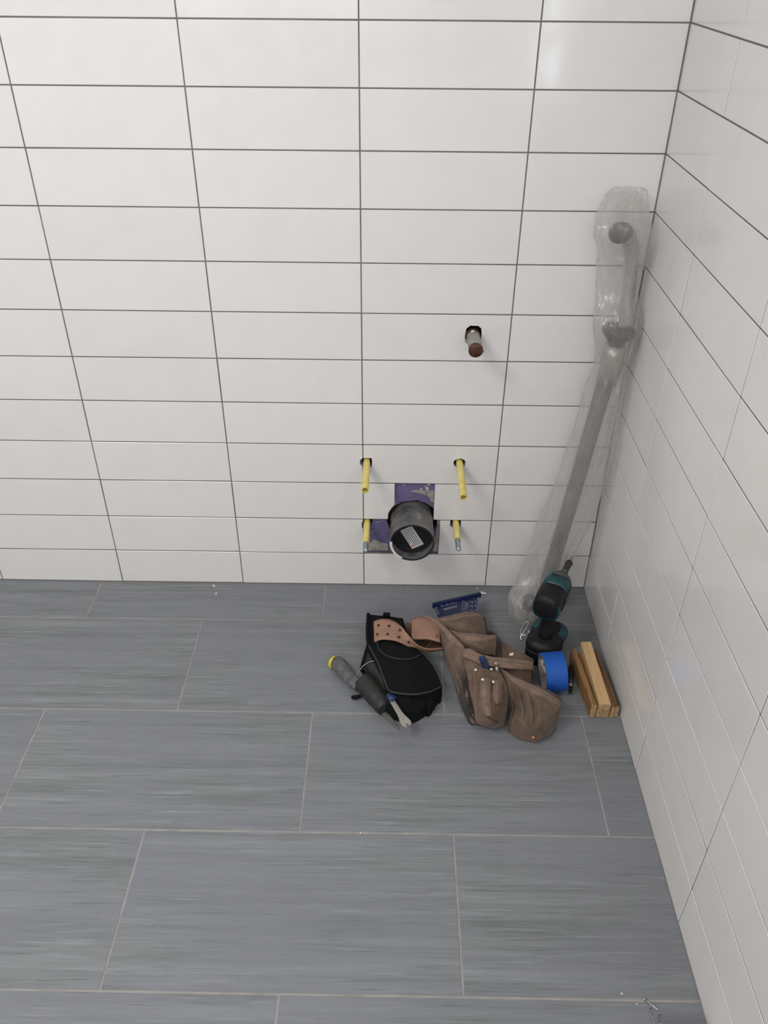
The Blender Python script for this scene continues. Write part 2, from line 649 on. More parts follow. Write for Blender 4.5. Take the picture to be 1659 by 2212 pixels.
def add_tile(mb, poly, fr, holes=(), th=TH, bev=.0007, tilt=.0006, tonev=None):
    """poly ccw in (u,v); fr(u,v,depth) -> world, depth 0 = face, + into the wall"""
    tone = tonev or (random.random(), random.random(), random.random(), 1)
    cu = sum(p[0] for p in poly) / len(poly)
    cv = sum(p[1] for p in poly) / len(poly)
    ta, tb = random.uniform(-tilt, tilt) / .15, random.uniform(-tilt, tilt) / .05

    def g(p, d):
        return fr(p[0], p[1], d + ta * (p[0] - cu) + tb * (p[1] - cv) * .5)
    ins = inset(poly, bev)
    n = len(poly)
    vs = [g(p, 0) for p in ins] + [g(p, bev) for p in poly] + [g(p, th) for p in poly]
    fs = []
    for r in (0, 1):
        for i in range(n):
            j = (i + 1) % n
            fs.append((r * n + i, (r + 1) * n + i, (r + 1) * n + j, r * n + j))
    loops = [[Vector((p[0], p[1], 0)) for p in ins]]
    base = len(vs)
    for h in holes:
        loops.append([Vector((p[0], p[1], 0)) for p in h][::-1])
        k = len(vs)
        m_ = len(h)
        vs += [g(p, 0) for p in h[::-1]] + [g(p, th) for p in h[::-1]]
        for i in range(m_):
            j = (i + 1) % m_
            fs.append((k + i, k + m_ + i, k + m_ + j, k + j))
    idx = list(range(n))
    k = base
    for h in holes:
        idx += list(range(k, k + len(h)))
        k += 2 * len(h)
    for t in tessellate_polygon(loops):
        fs.append(tuple(idx[i] for i in t))
    mb.add(vs, fs, tone)


def rough_poly(cx, cy, rx, ry, n=14, j=.12, seed=1, rot=0):
    rnd = random.Random(seed)
    return [(cx + rx * (1 + rnd.uniform(-j, j)) * math.cos(2 * math.pi * k / n + rot), cy + ry * (1 + rnd.uniform(-j, j)) * math.sin(2 * math.pi * k / n + rot)) for k in range(n)]


def rect(x0, z0, x1, z1, j=JH):
    return [(x0 + j, z0 + j), (x1 - j, z0 + j), (x1 - j, z1 - j), (x0 + j, z1 - j)]


# back wall: face at y = 0
fb = lambda u, v, d: Vector((u, d, v))
tiles, gr = MB(), MB()
NR = 22
cols = []
x = 0.0
while x > XL:
    cols.append((max(XL, x - W_T), x))
    x -= W_T
cols = [(0.0, XR)] + cols
for ci, (x0, x1) in enumerate(cols):
    for r in range(NR):
        z0, z1 = ZR[r], min(ZR[r + 1], ZC)
        if z0 >= ZC:
            continue
        a, b = x0 + JH, x1 - JH
        lo, hi = z0 + (JH if r else .003), z1 - JH
        base = [(a, lo), (b, lo), (b, hi), (a, hi)]
        if ci == 1 and r == 1:      # cut away left of x = -.131 for the drain
            nx0, nx1, nz = -.1045, -.0765, .193
            add_tile(tiles, [(-.1305, lo), (b, lo), (b, hi), (nx1, hi), (nx1 - .001, nz + .004), (nx1 - .006, nz - .001), (nx0 + .006, nz), (nx0 - .0005, nz + .006), (nx0, hi), (-.1305, hi)], fb)
            continue
        if ci == 1 and r == 2:
            add_tile(tiles, [(a, lo), (-.263, lo), (-.262, .236), (-.255, .250), (-.247, .262), (-.247, hi), (a, hi)], fb)
            add_tile(tiles, [(-.1475, lo), (b, lo), (b, hi), (-.1475, hi)], fb)
            continue
        if ci == 1 and r == 3:
            add_tile(tiles, [(a, lo), (b, lo), (b, hi), (a, hi), (a, .3985), (-.3045, .3985), (-.303, .390), (-.3035, .374), (-.308, .3715), (a, .373)], fb,
                     [rough_poly(-.0905, .3875, .0150, .0135, 13, .10, 3)])
            continue
        if ci == 2 and r == 3:
            add_tile(tiles, [(a, lo), (b, lo), (b, .374), (b - .005, .379), (b - .006, .391), (b, .397), (b, hi), (a, hi)], fb)
            continue
        if ci == 2 and r == 1:
            add_tile(tiles, [(a, lo), (b, lo), (b, .186), (b - .003, .192), (b - .003, .205), (b, .211), (b, hi), (a, hi)], fb)
            continue
        if ci == 1 and r == 6:
            add_tile(tiles, base, fb, [[(-.0975, .701), (-.090, .6945), (-.074, .695), (-.0635, .703), (-.0625, .722), (-.064, .733), (-.071, .7385), (-.088, .7390), (-.0965, .732), (-.0985, .715)]])
            continue
        add_tile(tiles, base, fb)
wb = tiles.build('wall_back', M['tile'], tone=True, rec=False)
struct(wb)
# grout lines (strips), left out inside the cut-out
gd0, gd1 = .0010, .0040
for r in range(NR + 1):
    z = ZR[r] if r < len(ZR) else None
    if z is None or z > ZC:
        continue
    hw = JH + .0012
    segs = [(XL, XR)]
    if r == 2:
        segs = [(XL, -.326), (-.1300, -.1075), (-.0745, XR)]
    if r == 3:
        segs = [(XL, -.2475), (-.147, XR)]
    for a, b in segs:
        if r == 0:
            gr.box((a, gd0 - .0008, -.002), (b, gd1, .0036))
        else:
            gr.box((a, gd0, z - hw), (b, gd1, z + hw))
for ci, (x0, x1) in enumerate(cols[:-1]):
    hw = JH + .0012
    for r in range(NR):
        z0, z1 = ZR[r], min(ZR[r + 1], ZC)
        if z0 >= ZC:
            continue
        if ci == 1 and r == 1:
            gr.box((x0 - hw, gd0, z0), (x0 + .0005, gd1, .187))
            continue
        if ci == 1 and r == 3:
            gr.box((x0 - hw, gd0, z0), (x0 + hw, gd1, .373))
            gr.box((x0 - hw, gd0, .3985), (x0 + hw, gd1, z1))
            continue
        gr.box((x0 - hw, gd0 + .0002, z0), (x0 + hw, gd1, z1))
gr.box((XR - .0022, -.0012, 0), (XR + .002, .004, ZC))       # corner joint
g = gr.build('grout_lines', M['grout'], wb)

# drywall board behind the tiles with its rough holes, and a dark cavity behind it
bd = MB()
zb0, zb1, xb0, xb1 = .09, .80, -.36, .02
drain_hole = rough_poly(-.2005, .2100, .0650, .0620, 40, .035, 5)
add_tile(bd, [(xb0, zb0), (xb1, zb0), (xb1, zb1), (xb0, zb1)], lambda u, v, d: Vector((u, .0085 + d, v)),
         [drain_hole, rough_poly(-.3155, .207, .0145, .0150, 14, .1, 8), rough_poly(-.0900, .2065, .0125, .0135, 14, .1, 9), rough_poly(-.3145, .386, .0135, .0135, 14, .1, 10), rough_poly(-.0905, .3875, .0132, .0132, 14, .12, 11), rough_poly(-.081, .718, .0205, .0225, 16, .08, 12)], .012, 0, 0)
bdo = bd.build('drywall_board', M['purple'], wb, rec=False)
cv = MB()
cv.box((xb0, .060, zb0), (xb1, .064, zb1))
cv.box((xb0 - .004, .02, zb0), (xb0, .064, zb1)).box((xb1, .02, zb0), (xb1 + .004, .064, zb1)).box((xb0, .02, zb1), (xb1, .064, zb1 + .004)).box((xb0, .02, zb0 - .004), (xb1, .064, zb0))
cv.build('wall_cavity', M['cavity'], wb)  # box behind the holes, dark brown all over
# dried thinset patch at the lower left of the cut-out and along its right edge
tp = MB()
for poly, y in (([(-.318, .112), (-.262, .112), (-.262, .134), (-.272, .137), (-.285, .140), (-.296, .149), (-.301, .146), (-.309, .134), (-.316, .124)], .0062),
                ([(-.1415, .112), (-.1312, .112), (-.1312, .2155), (-.137, .2155), (-.138, .205), (-.1355, .195), (-.139, .182), (-.140, .165), (-.1445, .150), (-.150, .143), (-.152, .133), (-.146, .122)], .0055),
                ([(-.2465, .283), (-.244, .27), (-.2425, .262), (-.246, .255), (-.2465, .25)], .0065),
                ([(-.1485, .302), (-.165, .301), (-.19, .303), (-.205, .301), (-.207, .298), (-.19, .294), (-.17, .290), (-.160, .284), (-.154, .275), (-.149, .266)], .0066)):
    if sum((poly[i - 1][0] * poly[i][1] - poly[i][0] * poly[i - 1][1]) for i in range(len(poly))) < 0:
        poly = poly[::-1]
    add_tile(tp, poly, lambda u, v, d, y=y: Vector((u, y + d, v)), (), .003, .0005, 0)
tp.build('thinset_smear', M['mortar'], wb, rec=False)

# right wall: face at x = XR, u runs towards the camera (-y)
VY = [0, .262148] + [.262148 + .327454 * k for k in range(1, 11)]
fr_ = lambda u, v, d: Vector((XR + d, -u, v))
tiles, gr = MB(), MB()
for k in range(len(VY) - 1):
    for r in range(NR):
        z0, z1 = ZR[r], min(ZR[r + 1], ZC)
        y0, y1 = VY[k], VY[k + 1]
        if z0 >= ZC:
            continue
        # window opening
        oy0, oy1, oz0, oz1 = -WR[1], -WR[0], WR[2], WR[3]
        cells = [(y0, z0, y1, z1)]
        if y1 > oy0 and y0 < oy1 and z1 > oz0 and z0 < oz1:
            cells = []
            if y0 < oy0:
                cells.append((y0, z0, oy0, z1))
            if y1 > oy1:
                cells.append((oy1, z0, y1, z1))
            a, b = max(y0, oy0), min(y1, oy1)
            if z0 < oz0:
                cells.append((a, z0, b, oz0))
            if z1 > oz1:
                cells.append((a, oz1, b, z1))
        for c in cells:
            add_tile(tiles, rect(c[0], c[1] + (0 if r else .002), c[2], c[3], JH if min(c[2] - c[0], c[3] - c[1]) > .01 else .0003)[::-1] if False else rect(*c), fr_)
wr = tiles.build('wall_right', M['tile'], tone=True, rec=False)
struct(wr)


def gstrip(y0, z0, y1, z1):
    # strip in the wall plane, dropped where the window is
    oy0, oy1, oz0, oz1 = -WR[1], -WR[0], WR[2], WR[3]
    if y1 > oy0 and y0 < oy1 and z1 > oz0 and z0 < oz1:
        if (y1 - y0) > (z1 - z0):
            if y0 < oy0:
                gstrip(y0, z0, oy0, z1)
            if y1 > oy1:
                gstrip(oy1, z0, y1, z1)
        else:
            if z0 < oz0:
                gstrip(y0, z0, y1, oz0)
            if z1 > oz1:
                gstrip(y0, oz1, y1, z1)
        return
    e = .0002 if (y1 - y0) < (z1 - z0) else 0
    gr.box((XR + .0010 + e, -y1, z0), (XR + .004, -y0, z1))


hw = JH + .0012
for r in range(NR):
    if ZR[r] < ZC:
        gstrip(0, ZR[r] - hw, 3.3, ZR[r] + hw)
for y in VY[1:]:
    gstrip(y - hw, 0, y + hw, ZC)
gr.build('grout_lines', M['grout'], wr)
# backing behind the right wall (so no light leaks), with the window hole
bk = MB()
bk.box((XR + .008, YF, 0), (XR + .03, WR[0], ZC)).box((XR + .008, WR[1], 0), (XR + .03, .03, ZC)).box((XR + .008, WR[0], 0), (XR + .03, WR[1], WR[2])).box((XR + .008, WR[0], WR[3]), (XR + .03, WR[1], ZC))
bk.build('wall_backing', M['plaster'], wr)
# back wall backing: left of, above, right of and below the board
bk = MB()
bk.box((XL, .0085, 0), (xb0 - .004, .03, ZC)).box((xb1 + .004, .0085, 0), (XR + .03, .03, ZC)).box((xb0 - .004, .0085, zb1 + .004), (xb1 + .004, .03, ZC)).box((xb0 - .004, .0085, 0), (xb1 + .004, .03, zb0 - .004))
bk.build('wall_backing', M['plaster'], wb)

# floor tiles
ff = lambda u, v, d: Vector((u, v, -d))
tiles = MB()
FW, G1, GH = .603657, .144895, .301941
OFF = [-1.0322, -.73238, -1.02997, -.72967, -1.03503, -.7297, -1.03, -.73, -1.03, -.73, -1.03, -.73]
JF = .0019
for r in range(12):
    ya = 0 if r == 0 else -(G1 + GH * (r - 1))
    yb = -(G1 + GH * r)
    if ya < YF:
        break
    yb = max(yb, YF)
    xs = []
    x = OFF[r] - 5 * FW
    while x < XR:
        if XL < x < XR - .004:
            xs.append(x)
        x += FW
    if r == 4:
        xs = [q for q in xs if q < 0]      # the front row ends in one long piece
    xs = [XL] + xs + [XR]
    for a, b in zip(xs, xs[1:]):
        add_tile(tiles, [(a + JF, yb + JF), (b - (JF if b < XR else .001), yb + JF), (b - (JF if b < XR else .001), ya - JF), (a + JF, ya - JF)], ff, (), .009, .0005, .0002)
fl = tiles.build('floor', M['ftile'], tone=True, rec=False)
struct(fl)
g = MB().box((XL, YF, -.02), (XR + .03, .008, -.0006))
g.build('floor_grout', M['fgrout'], fl)

# the rest of the room
struct(MB().box((XL - .03, YF, ZC), (XR + .03, .03, ZC + .03)).build('ceiling', M['ceil']))
struct(MB().box((XL - .03, YF, 0), (XL, .03, ZC)).build('wall_left', M['plaster']))
wf = MB()
wf.box((XL, YF - .03, 0), (WF[0], YF, ZC)).box((WF[1], YF - .03, 0), (XR, YF, ZC)).box((WF[0], YF - .03, 0), (WF[1], YF, WF[2])).box((WF[0], YF - .03, WF[3]), (WF[1], YF, ZC))
struct(wf.build('wall_front', M['plaster']))
f1 = MB()
t_ = .028
f1.box((XR + .0, WR[0], WR[2]), (XR + .03, WR[0] + t_, WR[3])).box((XR, WR[1] - t_, WR[2]), (XR + .03, WR[1], WR[3])).box((XR, WR[0], WR[2]), (XR + .03, WR[1], WR[2] + t_)).box((XR, WR[0], WR[3] - t_), (XR + .03, WR[1], WR[3]))
struct(f1.build('window_1', M['frame']))
f2 = MB()
f2.box((WF[0], YF - .03, WF[2]), (WF[0] + t_, YF, WF[3])).box((WF[1] - t_, YF - .03, WF[2]), (WF[1], YF, WF[3])).box((WF[0], YF - .03, WF[2]), (WF[1], YF, WF[2] + t_)).box((WF[0], YF - .03, WF[3] - t_), (WF[1], YF, WF[3]))
struct(f2.build('window_2', M['frame']))
lp = thing('ceiling_lamp', 'round white ceiling lamp overhead, out of the photo', 'lamp', (-1.5, -1.5, ZC))
MB().tube([(-1.5, -1.5, ZC), (-1.5, -1.5, ZC - .03)], [.62, .60], 60).build('lamp_base', M['frame'], lp, True)

# ------------------------------------------------------------------ wall fittings
# yellow sleeves
def sleeve(x, z, ylen, label, rod=None, bend=(0, 0)):
    t = thing('threaded_rod' if rod else 'plastic_sleeve', label, 'bolt' if rod else 'sleeve', (x, 0, z), 'toilet mounting studs in yellow sleeves')
    mb = MB()
    n = 10
    ys = [.03 - (ylen + .03) * k / n for k in range(n + 1)]
    pts = [Vector((x + bend[0] * (k / n) ** 2, y, z + bend[1] * (k / n) ** 2)) for k, y in enumerate(ys)]
    R0, R1 = .0083, .0068
    mb.tube(pts, R0, 28, False)
    mb.tube(pts, R1, 28, False)
    # rim
    k = len(mb.v)
    e = pts[-1]
    a = [e + Vector((math.cos(2 * math.pi * i / 28) * R0, 0, math.sin(2 * math.pi * i / 28) * R0)) for i in range(28)]
    b = [e + Vector((math.cos(2 * math.pi * i / 28) * R1, 0, math.sin(2 * math.pi * i / 28) * R1)) for i in range(28)]
    mb.add(a + b, [(i, (i + 1) % 28, 28 + (i + 1) % 28, 28 + i) for i in range(28)])
    mb.build('sleeve' if rod else 'sleeve_tube', M['yellow'], t, True)
    if rod:
        rp, rr = [], []
        nn = 30
        L0, L1 = .03, -rod
        for k in range(nn * 2 + 1):
            y = -ylen + .012 + (L1 + ylen - .012) * k / (nn * 2)
            rp.append(Vector((x + bend[0], y, z + bend[1])))
            rr.append(.0062 if k % 2 else .0057)
        rr[-1] = .0042
        MB().tube(rp, rr, 24).build('rod_end', M['zinc'], t, True)
        MB().tube([(x + bend[0], -rod + .001, z + bend[1]), (x + bend[0], -rod - .0012, z + bend[1])], [.0030, .0026], 16).build('rod_tip', M['whitetape'], t, True)
    else:
        MB().tube([(x, .028, z), (x + bend[0], -ylen + .03, z + bend[1])], .0055, 20).build('inner_rod', M['zinc'], t, True)
    return t


sleeve(-.3158, .3860, .122, 'yellow plastic sleeve on the upper left, open end facing out above the purple patch')
sleeve(-.0910, .3875, .149, 'longer yellow plastic sleeve at upper right of the drain pipe, open ended')
sleeve(-.3160, .2050, .086, 'zinc threaded rod in yellow sleeve at lower left of the drain pipe', .114)
sleeve(-.0900, .2087, .072, 'zinc threaded rod in yellow sleeve at lower right of the drain pipe', .109)

# drain pipe
dp = thing('drain_pipe', 'grey weathered drain pipe stub sticking out of the purple cut-out in the wall', 'pipe', (-.2023, 0, .2094))
DX, DZ, DL, DR = -.2023, .2085, .087, .0545


def ringtube(x, z, y0, y1, ro, ri, n=64, nz=8, jag=0):
    mb = MB()
    ys = [y0 + (y1 - y0) * k / nz for k in range(nz + 1)]
    mb.tube([(x, y, z) for y in ys], ro, n, False)
    mb.tube([(x, y, z) for y in ys], ri, n, False)
    for y in (y0, y1):
        a = [Vector((x + math.cos(2 * math.pi * i / n) * ro, y, z + math.sin(2 * math.pi * i / n) * ro)) for i in range(n)]
        b = [Vector((x + math.cos(2 * math.pi * i / n) * ri, y, z + math.sin(2 * math.pi * i / n) * ri)) for i in range(n)]
        mb.add(a + b, [(i, (i + 1) % n, n + (i + 1) % n, n + i) for i in range(n)])
    return mb


ringtube(DX, DZ, .055, -DL + .002, DR, DR - .0038).build('pipe_wall', M['pipe'], dp, True)
ringtube(DX, DZ, -DL + .002, -DL, DR, DR - .0036, nz=1).build('pipe_rim', M['black'], dp)
pd = -DL + .026
pl = MB().tube([(DX, pd + .004, DZ), (DX, pd, DZ)], DR - .0042, 64).build('plug', M['plug'], dp)
# sticker on the plug
c_ = Q(893, 1160, pd - .0006)
ang = R_(-63)
ex = Vector((math.cos(ang), 0, math.sin(ang)))
e1 = Q(877, 1137, pd - .0006)
e2 = Q(894.5, 1181, pd - .0006)
ex = (Q(891, 1183, pd) - Q(865, 1144, pd)).normalized()
ez = Vector((-ex.z, 0, ex.x))
pc = Q(890, 1161, pd - .0008)
Msk = Matrix((ex, ez, ex.cross(ez))).transposed().to_4x4()
Msk.translation = pc
Ls, Ws = (Q(891, 1183, pd) - Q(865, 1144, pd)).length / 2, (Q(916, 1173, pd) - Q(891, 1183, pd)).length / 2
sk = MB().box((-Ls, -Ws, -.0003), (Ls, Ws, .0003), Msk).build('warning_sticker', M['paper'], dp)
tx = MB()
rnd = random.Random(4)
s_ = -1 if Msk.to_3x3().col[2].y > 0 else 1
for k in range(6):
    yy = -Ws * .82 + k * Ws * .3
    if k == 1:
        rng = [(-.92, .45), (.55, .78)]
    elif k == 0:
        rng = [(-.92, .45)]
    else:
        rng = [(-.92, .86)]
    for a, b in rng:
        xx = a
        while xx < b:
            ln = rnd.uniform(.05, .17)
            z0, z1 = (.0003, .0006) if s_ > 0 else (-.0006, -.0003)
            tx.box((xx * Ls, yy - Ws * .055, z0), (min(b, xx + ln) * Ls, yy + Ws * .055, z1), Msk)
            xx += ln + .03
tx.build('sticker_text', M['ink'], sk)
zz = .0007 * s_
tri = [Msk @ Vector(p) for p in ((.70 * Ls, -Ws * .95, zz), (.93 * Ls, -Ws * .74, zz), (.70 * Ls, -Ws * .53, zz))]
MB().add(tri + [p + Vector((0, .0004, 0)) for p in tri], [(0, 1, 2), (5, 4, 3), (0, 3, 4, 1), (1, 4, 5, 2), (2, 5, 3, 0)]).build('warning_triangle', M['orange'], sk)
# torn white tape on the lower left of the rim
tt = MB()
n = 26
vs = []
rnd = random.Random(2)
for k in range(n):
    a = R_(176) + R_(66) * k / (n - 1)
    w0 = .004 + .007 * math.sin(math.pi * k / (n - 1)) + rnd.uniform(0, .003)
    ro = DR + .0009
    ca, sa = math.cos(a), math.sin(a)
    vs += [Vector((DX + ca * ro, -DL + w0, DZ + sa * ro)), Vector((DX + ca * ro, -DL - .0006, DZ + sa * ro)), Vector((DX + ca * (DR - .0045 - rnd.uniform(0, .0012)), -DL - .0006, DZ + sa * (DR - .0048)))]
tt.add(vs, [(3 * k + i, 3 * k + i + 1, 3 * k + i + 4, 3 * k + i + 3) for k in range(n - 1) for i in range(2)])
to = tt.build('torn_tape', M['whitetape'], dp)
to.modifiers.new('thick', 'SOLIDIFY').thickness = .0006

# copper stub
cu = thing('copper_pipe', 'capped copper water pipe stub sticking out of a rough hole in the white tiles', 'pipe', (-.0815, 0, .7185))
MB().tube([(-.0815, .05, .7185), (-.0815, -.030, .7185), (-.0815, -.080, .7185)], .0142, 40).build('pipe_wall', M['mortar'], cu, True)
MB().tube([(-.0815, -.079, .7185), (-.0815, -.0855, .7185), (-.0815, -.0868, .7185)], [.0152, .0155, .0140], 40).build('pipe_cap', M['copper'], cu, True)
MB().tube([(-.0815, .02, .7185), (-.0815, -.014, .7185), (-.0815, -.016, .7185)], [.0152, .0152, .0144], 40).build('copper_collar', M['copper'], cu, True)
dome('mortar_dab', Vector((-.0835, -.0155, .7318)), .0042, M['whitetape'], cu, .5, Vector((0, -.4, 1)))
dome('mortar_dab', Vector((-.0665, -.080, .7145)), .0030, M['mortar'], cu, .9, Vector((1, -.3, -.1)))
rag = MB()
add_tile(rag, rough_poly(-.0955, .7000, .0075, .0065, 9, .3, 6), lambda u, v, d: Vector((u, .001 + d, v)), (), .006, .0008, 0)
rag.build('mortar_lump', M['mortar'], cu, rec=False)

# ------------------------------------------------------------------ wrapped tube in the corner
pipe_pts = [Q(1166, 1312, -.106), Q(1184, 1250, -.099), Q(1234, 1080, -.088), Q(1285, 904, -.078), Q(1322, 775, -.070)]
wp = thing('shower_tube', 'long grey tube with dark collar and dark ends leaning in the corner inside clear plastic', 'tube', (pipe_pts[0].x, pipe_pts[0].y, 0))
low = pipe_pts[0].copy()
low.z = .03
MB().tube(resample(pipe_pts, 20), .0180, 28).build('lower_tube', M['tube'], wp, True)
MB().tube([Q(1309, 828, -.074), Q(1325, 765, -.069), Q(1330, 745, -.068)], [.0225, .0240, .0220], 28).build('coupling', M['steel'], wp, True)
cl = Q(1336, 716, -.062)
ax = (pipe_pts[-1] - pipe_pts[-2]).normalized()
MB().tube([cl - ax * .020, cl - ax * .006, cl + ax * .004, cl + ax * .010], [.020, .033, .035, .030], 32).build('collar', M['dkplast'], wp, True)
up = [Q(1349, 706, -.060), Q(1356, 650, -.056), Q(1362, 590, -.056), Q(1364, 545, -.056), Q(1358, 515, -.060), Q(1343, 505, -.078)]
MB().tube(resample(up, 24), [.0130] * 10 + [.0130] * 6 + [.0155] * 4 + [.0175] * 4, 24).build('upper_elbow', M['uptube'], wp, True)
e0, e1_ = Q(1346, 503, -.070), Q(1336, 503, -.092)
MB().tube([e0, e1_, e1_ + (e1_ - e0) * .1], [.0200, .0200, .016], 28).build('elbow_cap', M['dkplast'], wp, True)
MB().tube(resample([Q(1166, 1306, -.122), Q(1152, 1303, -.128), Q(1138, 1301, -.136)], 8), [.0180] * 4 + [.0200, .0220, .0220, .0205], 28).build('tube_foot', M['dkplast'], wp, True)

secs = [  # left px, right px, py, plane y, half depth
    (1332, 1386, 404, -.018, .003), (1316, 1396, 413, -.020, .006), (1299, 1401, 438, -.034, .024), (1285, 1404, 478, -.056, .052),
    (1284, 1405, 512, -.060, .062), (1291, 1401, 552, -.058, .044), (1290, 1384, 594, -.052, .026), (1287, 1379, 645, -.054, .026), (1281, 1388, 700, -.064, .052),
    (1285, 1376, 745, -.068, .044), (1283, 1357, 790, -.070, .030), (1264, 1349, 840, -.076, .028), (1249, 1342, 890, -.080, .028), (1232, 1334, 950, -.086, .028), (1207, 1316, 1020, -.086, .027),
    (1184, 1296, 1080, -.089, .026), (1158, 1270, 1140, -.092, .025), (1138, 1240, 1200, -.096, .025), (1117, 1216, 1250, -.104, .030), (1100, 1195, 1285, -.126, .048), (1098, 1182, 1315, -.136, .046), (1108, 1175, 1335, -.148, .026), (1128, 1167, 1348, -.156, .008)]
vs = []
NS = 64
L_, R__, D_, = [], [], []
for a, b, y, yy, hd in secs:
    L_.append(Q(a, y, yy))
    R__.append(Q(b, y, yy))
    D_.append(Vector((hd, 0, 0)))
nS = 110
# resample by index so the three lists stay together
def byidx(lst, n):
    out = []
    for k in range(n):
        s__ = (len(lst) - 1) * k / (n - 1)
        i = min(int(s__), len(lst) - 2)
        t = s__ - i
        p0, p1, p2, p3 = lst[max(0, i - 1)], lst[i], lst[i + 1], lst[min(len(lst) - 1, i + 2)]
        out.append(.5 * ((2 * p1) + (p2 - p0) * t + (2 * p0 - 5 * p1 + 4 * p2 - p3) * t * t + (3 * p1 - p0 - 3 * p2 + p3) * t ** 3))
    return out


L_, R__, D_ = byidx(L_, nS), byidx(R__, nS), byidx(D_, nS)
for k in range(nS):
    c = (L_[k] + R__[k]) / 2
    h = (R__[k] - L_[k]) / 2
    hd = max(.002, D_[k].x)
    dv = Vector((-.35, -1, .35)).normalized()
    for i in range(NS):
        a = 2 * math.pi * i / NS
        ca, sa = math.cos(a), math.sin(a)
        # pleats run along the tube; their number and depth wander
        pl_ = .0038 * noise.noise(Vector((ca * 2.6 + 3, sa * 2.6, k * .055))) + .0026 * noise.noise(Vector((ca * 7, sa * 7, k * .10 + 9)))
        q_ = Vector((ca * 1.8 + 20, sa * 1.8, k * .075))
        pl_ += .0050 * (1 - min(1, abs(noise.noise(q_)) * 5)) ** 2
        p = c + h * (ca * (1 + .02 * math.sin(k * .5))) + dv * (sa * (hd + pl_ * 1.6)) + h.normalized() * pl_ * ca * .6
        p.y = min(p.y, -.0035)
        p.x = min(p.x, XR - .0035)
        p.z = max(p.z, .002)
        vs.append(p)
fs = [(k * NS + i, k * NS + (i + 1) % NS, (k + 1) * NS + (i + 1) % NS, (k + 1) * NS + i) for k in range(nS - 1) for i in range(NS)]
pb = mkobj('plastic_bag', vs, fs, M['film'], None, True)
tag(pb, 'long crinkled clear plastic bag pulled over the tube leaning in the corner', 'plastic bag')
# ------------------------------------------------------------------ impact driver
DO = Vector((.1195, -.2500, 0))
fwd = Vector((.44, .898, 0)).normalized()
MD = Matrix((fwd, Vector((-fwd.y, fwd.x, 0)), Vector((0, 0, 1)))).transposed().to_4x4()
MD.translation = DO
dr = thing('impact_driver', 'teal and black cordless impact driver standing on its battery by the corner', 'power tool', DO)


def sec_loft(secs, n=28, Mx=MD, axis='x', pw=2.6):
    """superellipse sections: (pos, c1, c2, r1, r2)"""
    mb = MB()
    rings = []
    for pos, c1, c2, r1, r2 in secs:
        ring = []
        for k in range(n):
            a = 2 * math.pi * k / n
            ca, sa = math.cos(a), math.sin(a)
            x1 = c1 + r1 * math.copysign(abs(ca) ** (2 / pw), ca)
            x2 = c2 + r2 * math.copysign(abs(sa) ** (2 / pw), sa)
            ring.append(Mx @ (Vector((pos, x1, x2)) if axis == 'x' else Vector((x1, x2, pos))))
        rings.append(ring)
    vs = [q for r in rings for q in r]
    fs = [(i * n + k, i * n + (k + 1) % n, (i + 1) * n + (k + 1) % n, (i + 1) * n + k) for i in range(len(secs) - 1) for k in range(n)]
    fs += [tuple(range(n))[::-1], tuple((len(secs) - 1) * n + k for k in range(n))]
    return mb.add(vs, fs)


# battery: sections stacked along z: (z, cx, cy, rx, ry)
bt = sec_loft([(.001, .004, 0, .050, .034), (.004, .004, 0, .054, .038), (.036, .004, 0, .054, .038), (.042, .004, 0, .051, .036)], 40, MD, 'z', 5).build('battery', M['drub'], dr, True)
sec_loft([(.0425, .006, 0, .056, .040), (.046, .006, 0, .058, .042), (.055, .003, 0, .054, .040), (.062, -.008, 0, .040, .034), (.070, -.010, 0, .026, .022)], 40, MD, 'z', 3.4).build('foot_housing', M['drub'], dr, True)
sec_loft([(.0445, .031, 0, .0350, .0435), (.054, .031, 0, .0345, .0430), (.0625, .031, 0, .0300, .0375), (.0655, .031, 0, .0260, .0330)], 40, MD, 'z', 3.0).build('teal_front_panel', M['teal'], dr, True)
sec_loft([(.0640, .033, 0, .0205, .0265), (.0672, .033, 0, .0195, .0255)], 32, MD, 'z', 4).build('control_panel', M['drub'], dr, True)
sec_loft([(.060, -.004, 0, .026, .019), (.080, -.002, 0, .0195, .0165), (.110, .001, 0, .0175, .0160), (.140, .004, 0, .0195, .0165), (.168, .006, 0, .026, .020)], 32, MD, 'z', 2.4).build('handle', M['drub'], dr, True)
sec_loft([(.075, .013, 0, .008, .010), (.110, .0145, 0, .007, .0095), (.132, .016, 0, .0075, .0095)], 24, MD, 'z', 2.2).build('teal_grip_strip', M['teal'], dr, True)
trg = sec_loft([(.128, .026, 0, .007, .0075), (.140, .030, 0, .009, .0080), (.156, .033, 0, .009, .0080)], 20, MD, 'z', 2.6).build('trigger', M['drub'], dr, True)
hz = .187
sec_loft([(-.054, 0, hz - .002, .018, .018), (-.051, 0, hz - .001, .0265, .027), (-.044, 0, hz, .0305, .031), (-.020, 0, hz, .0315, .0325), (.004, 0, hz, .0315, .0325)], 36, MD, 'x', 2.7).build('motor_housing', M['drub'], dr, True)
sec_loft([(.002, 0, hz, .0317, .0327), (.026, 0, hz, .0315, .0325), (.042, 0, hz, .0305, .0315)], 36, MD, 'x', 2.9).build('teal_housing', M['teal'], dr, True)
for sd in (-1, 1):
    sec_loft([(-.02, sd * .0285, hz - .004, .0045, .018), (.02, sd * .0290, hz - .004, .0045, .019), (.044, sd * .0280, hz - .003, .0045, .018)], 24, MD, 'x', 2.4).build('side_bumper', M['drub'], dr, True)
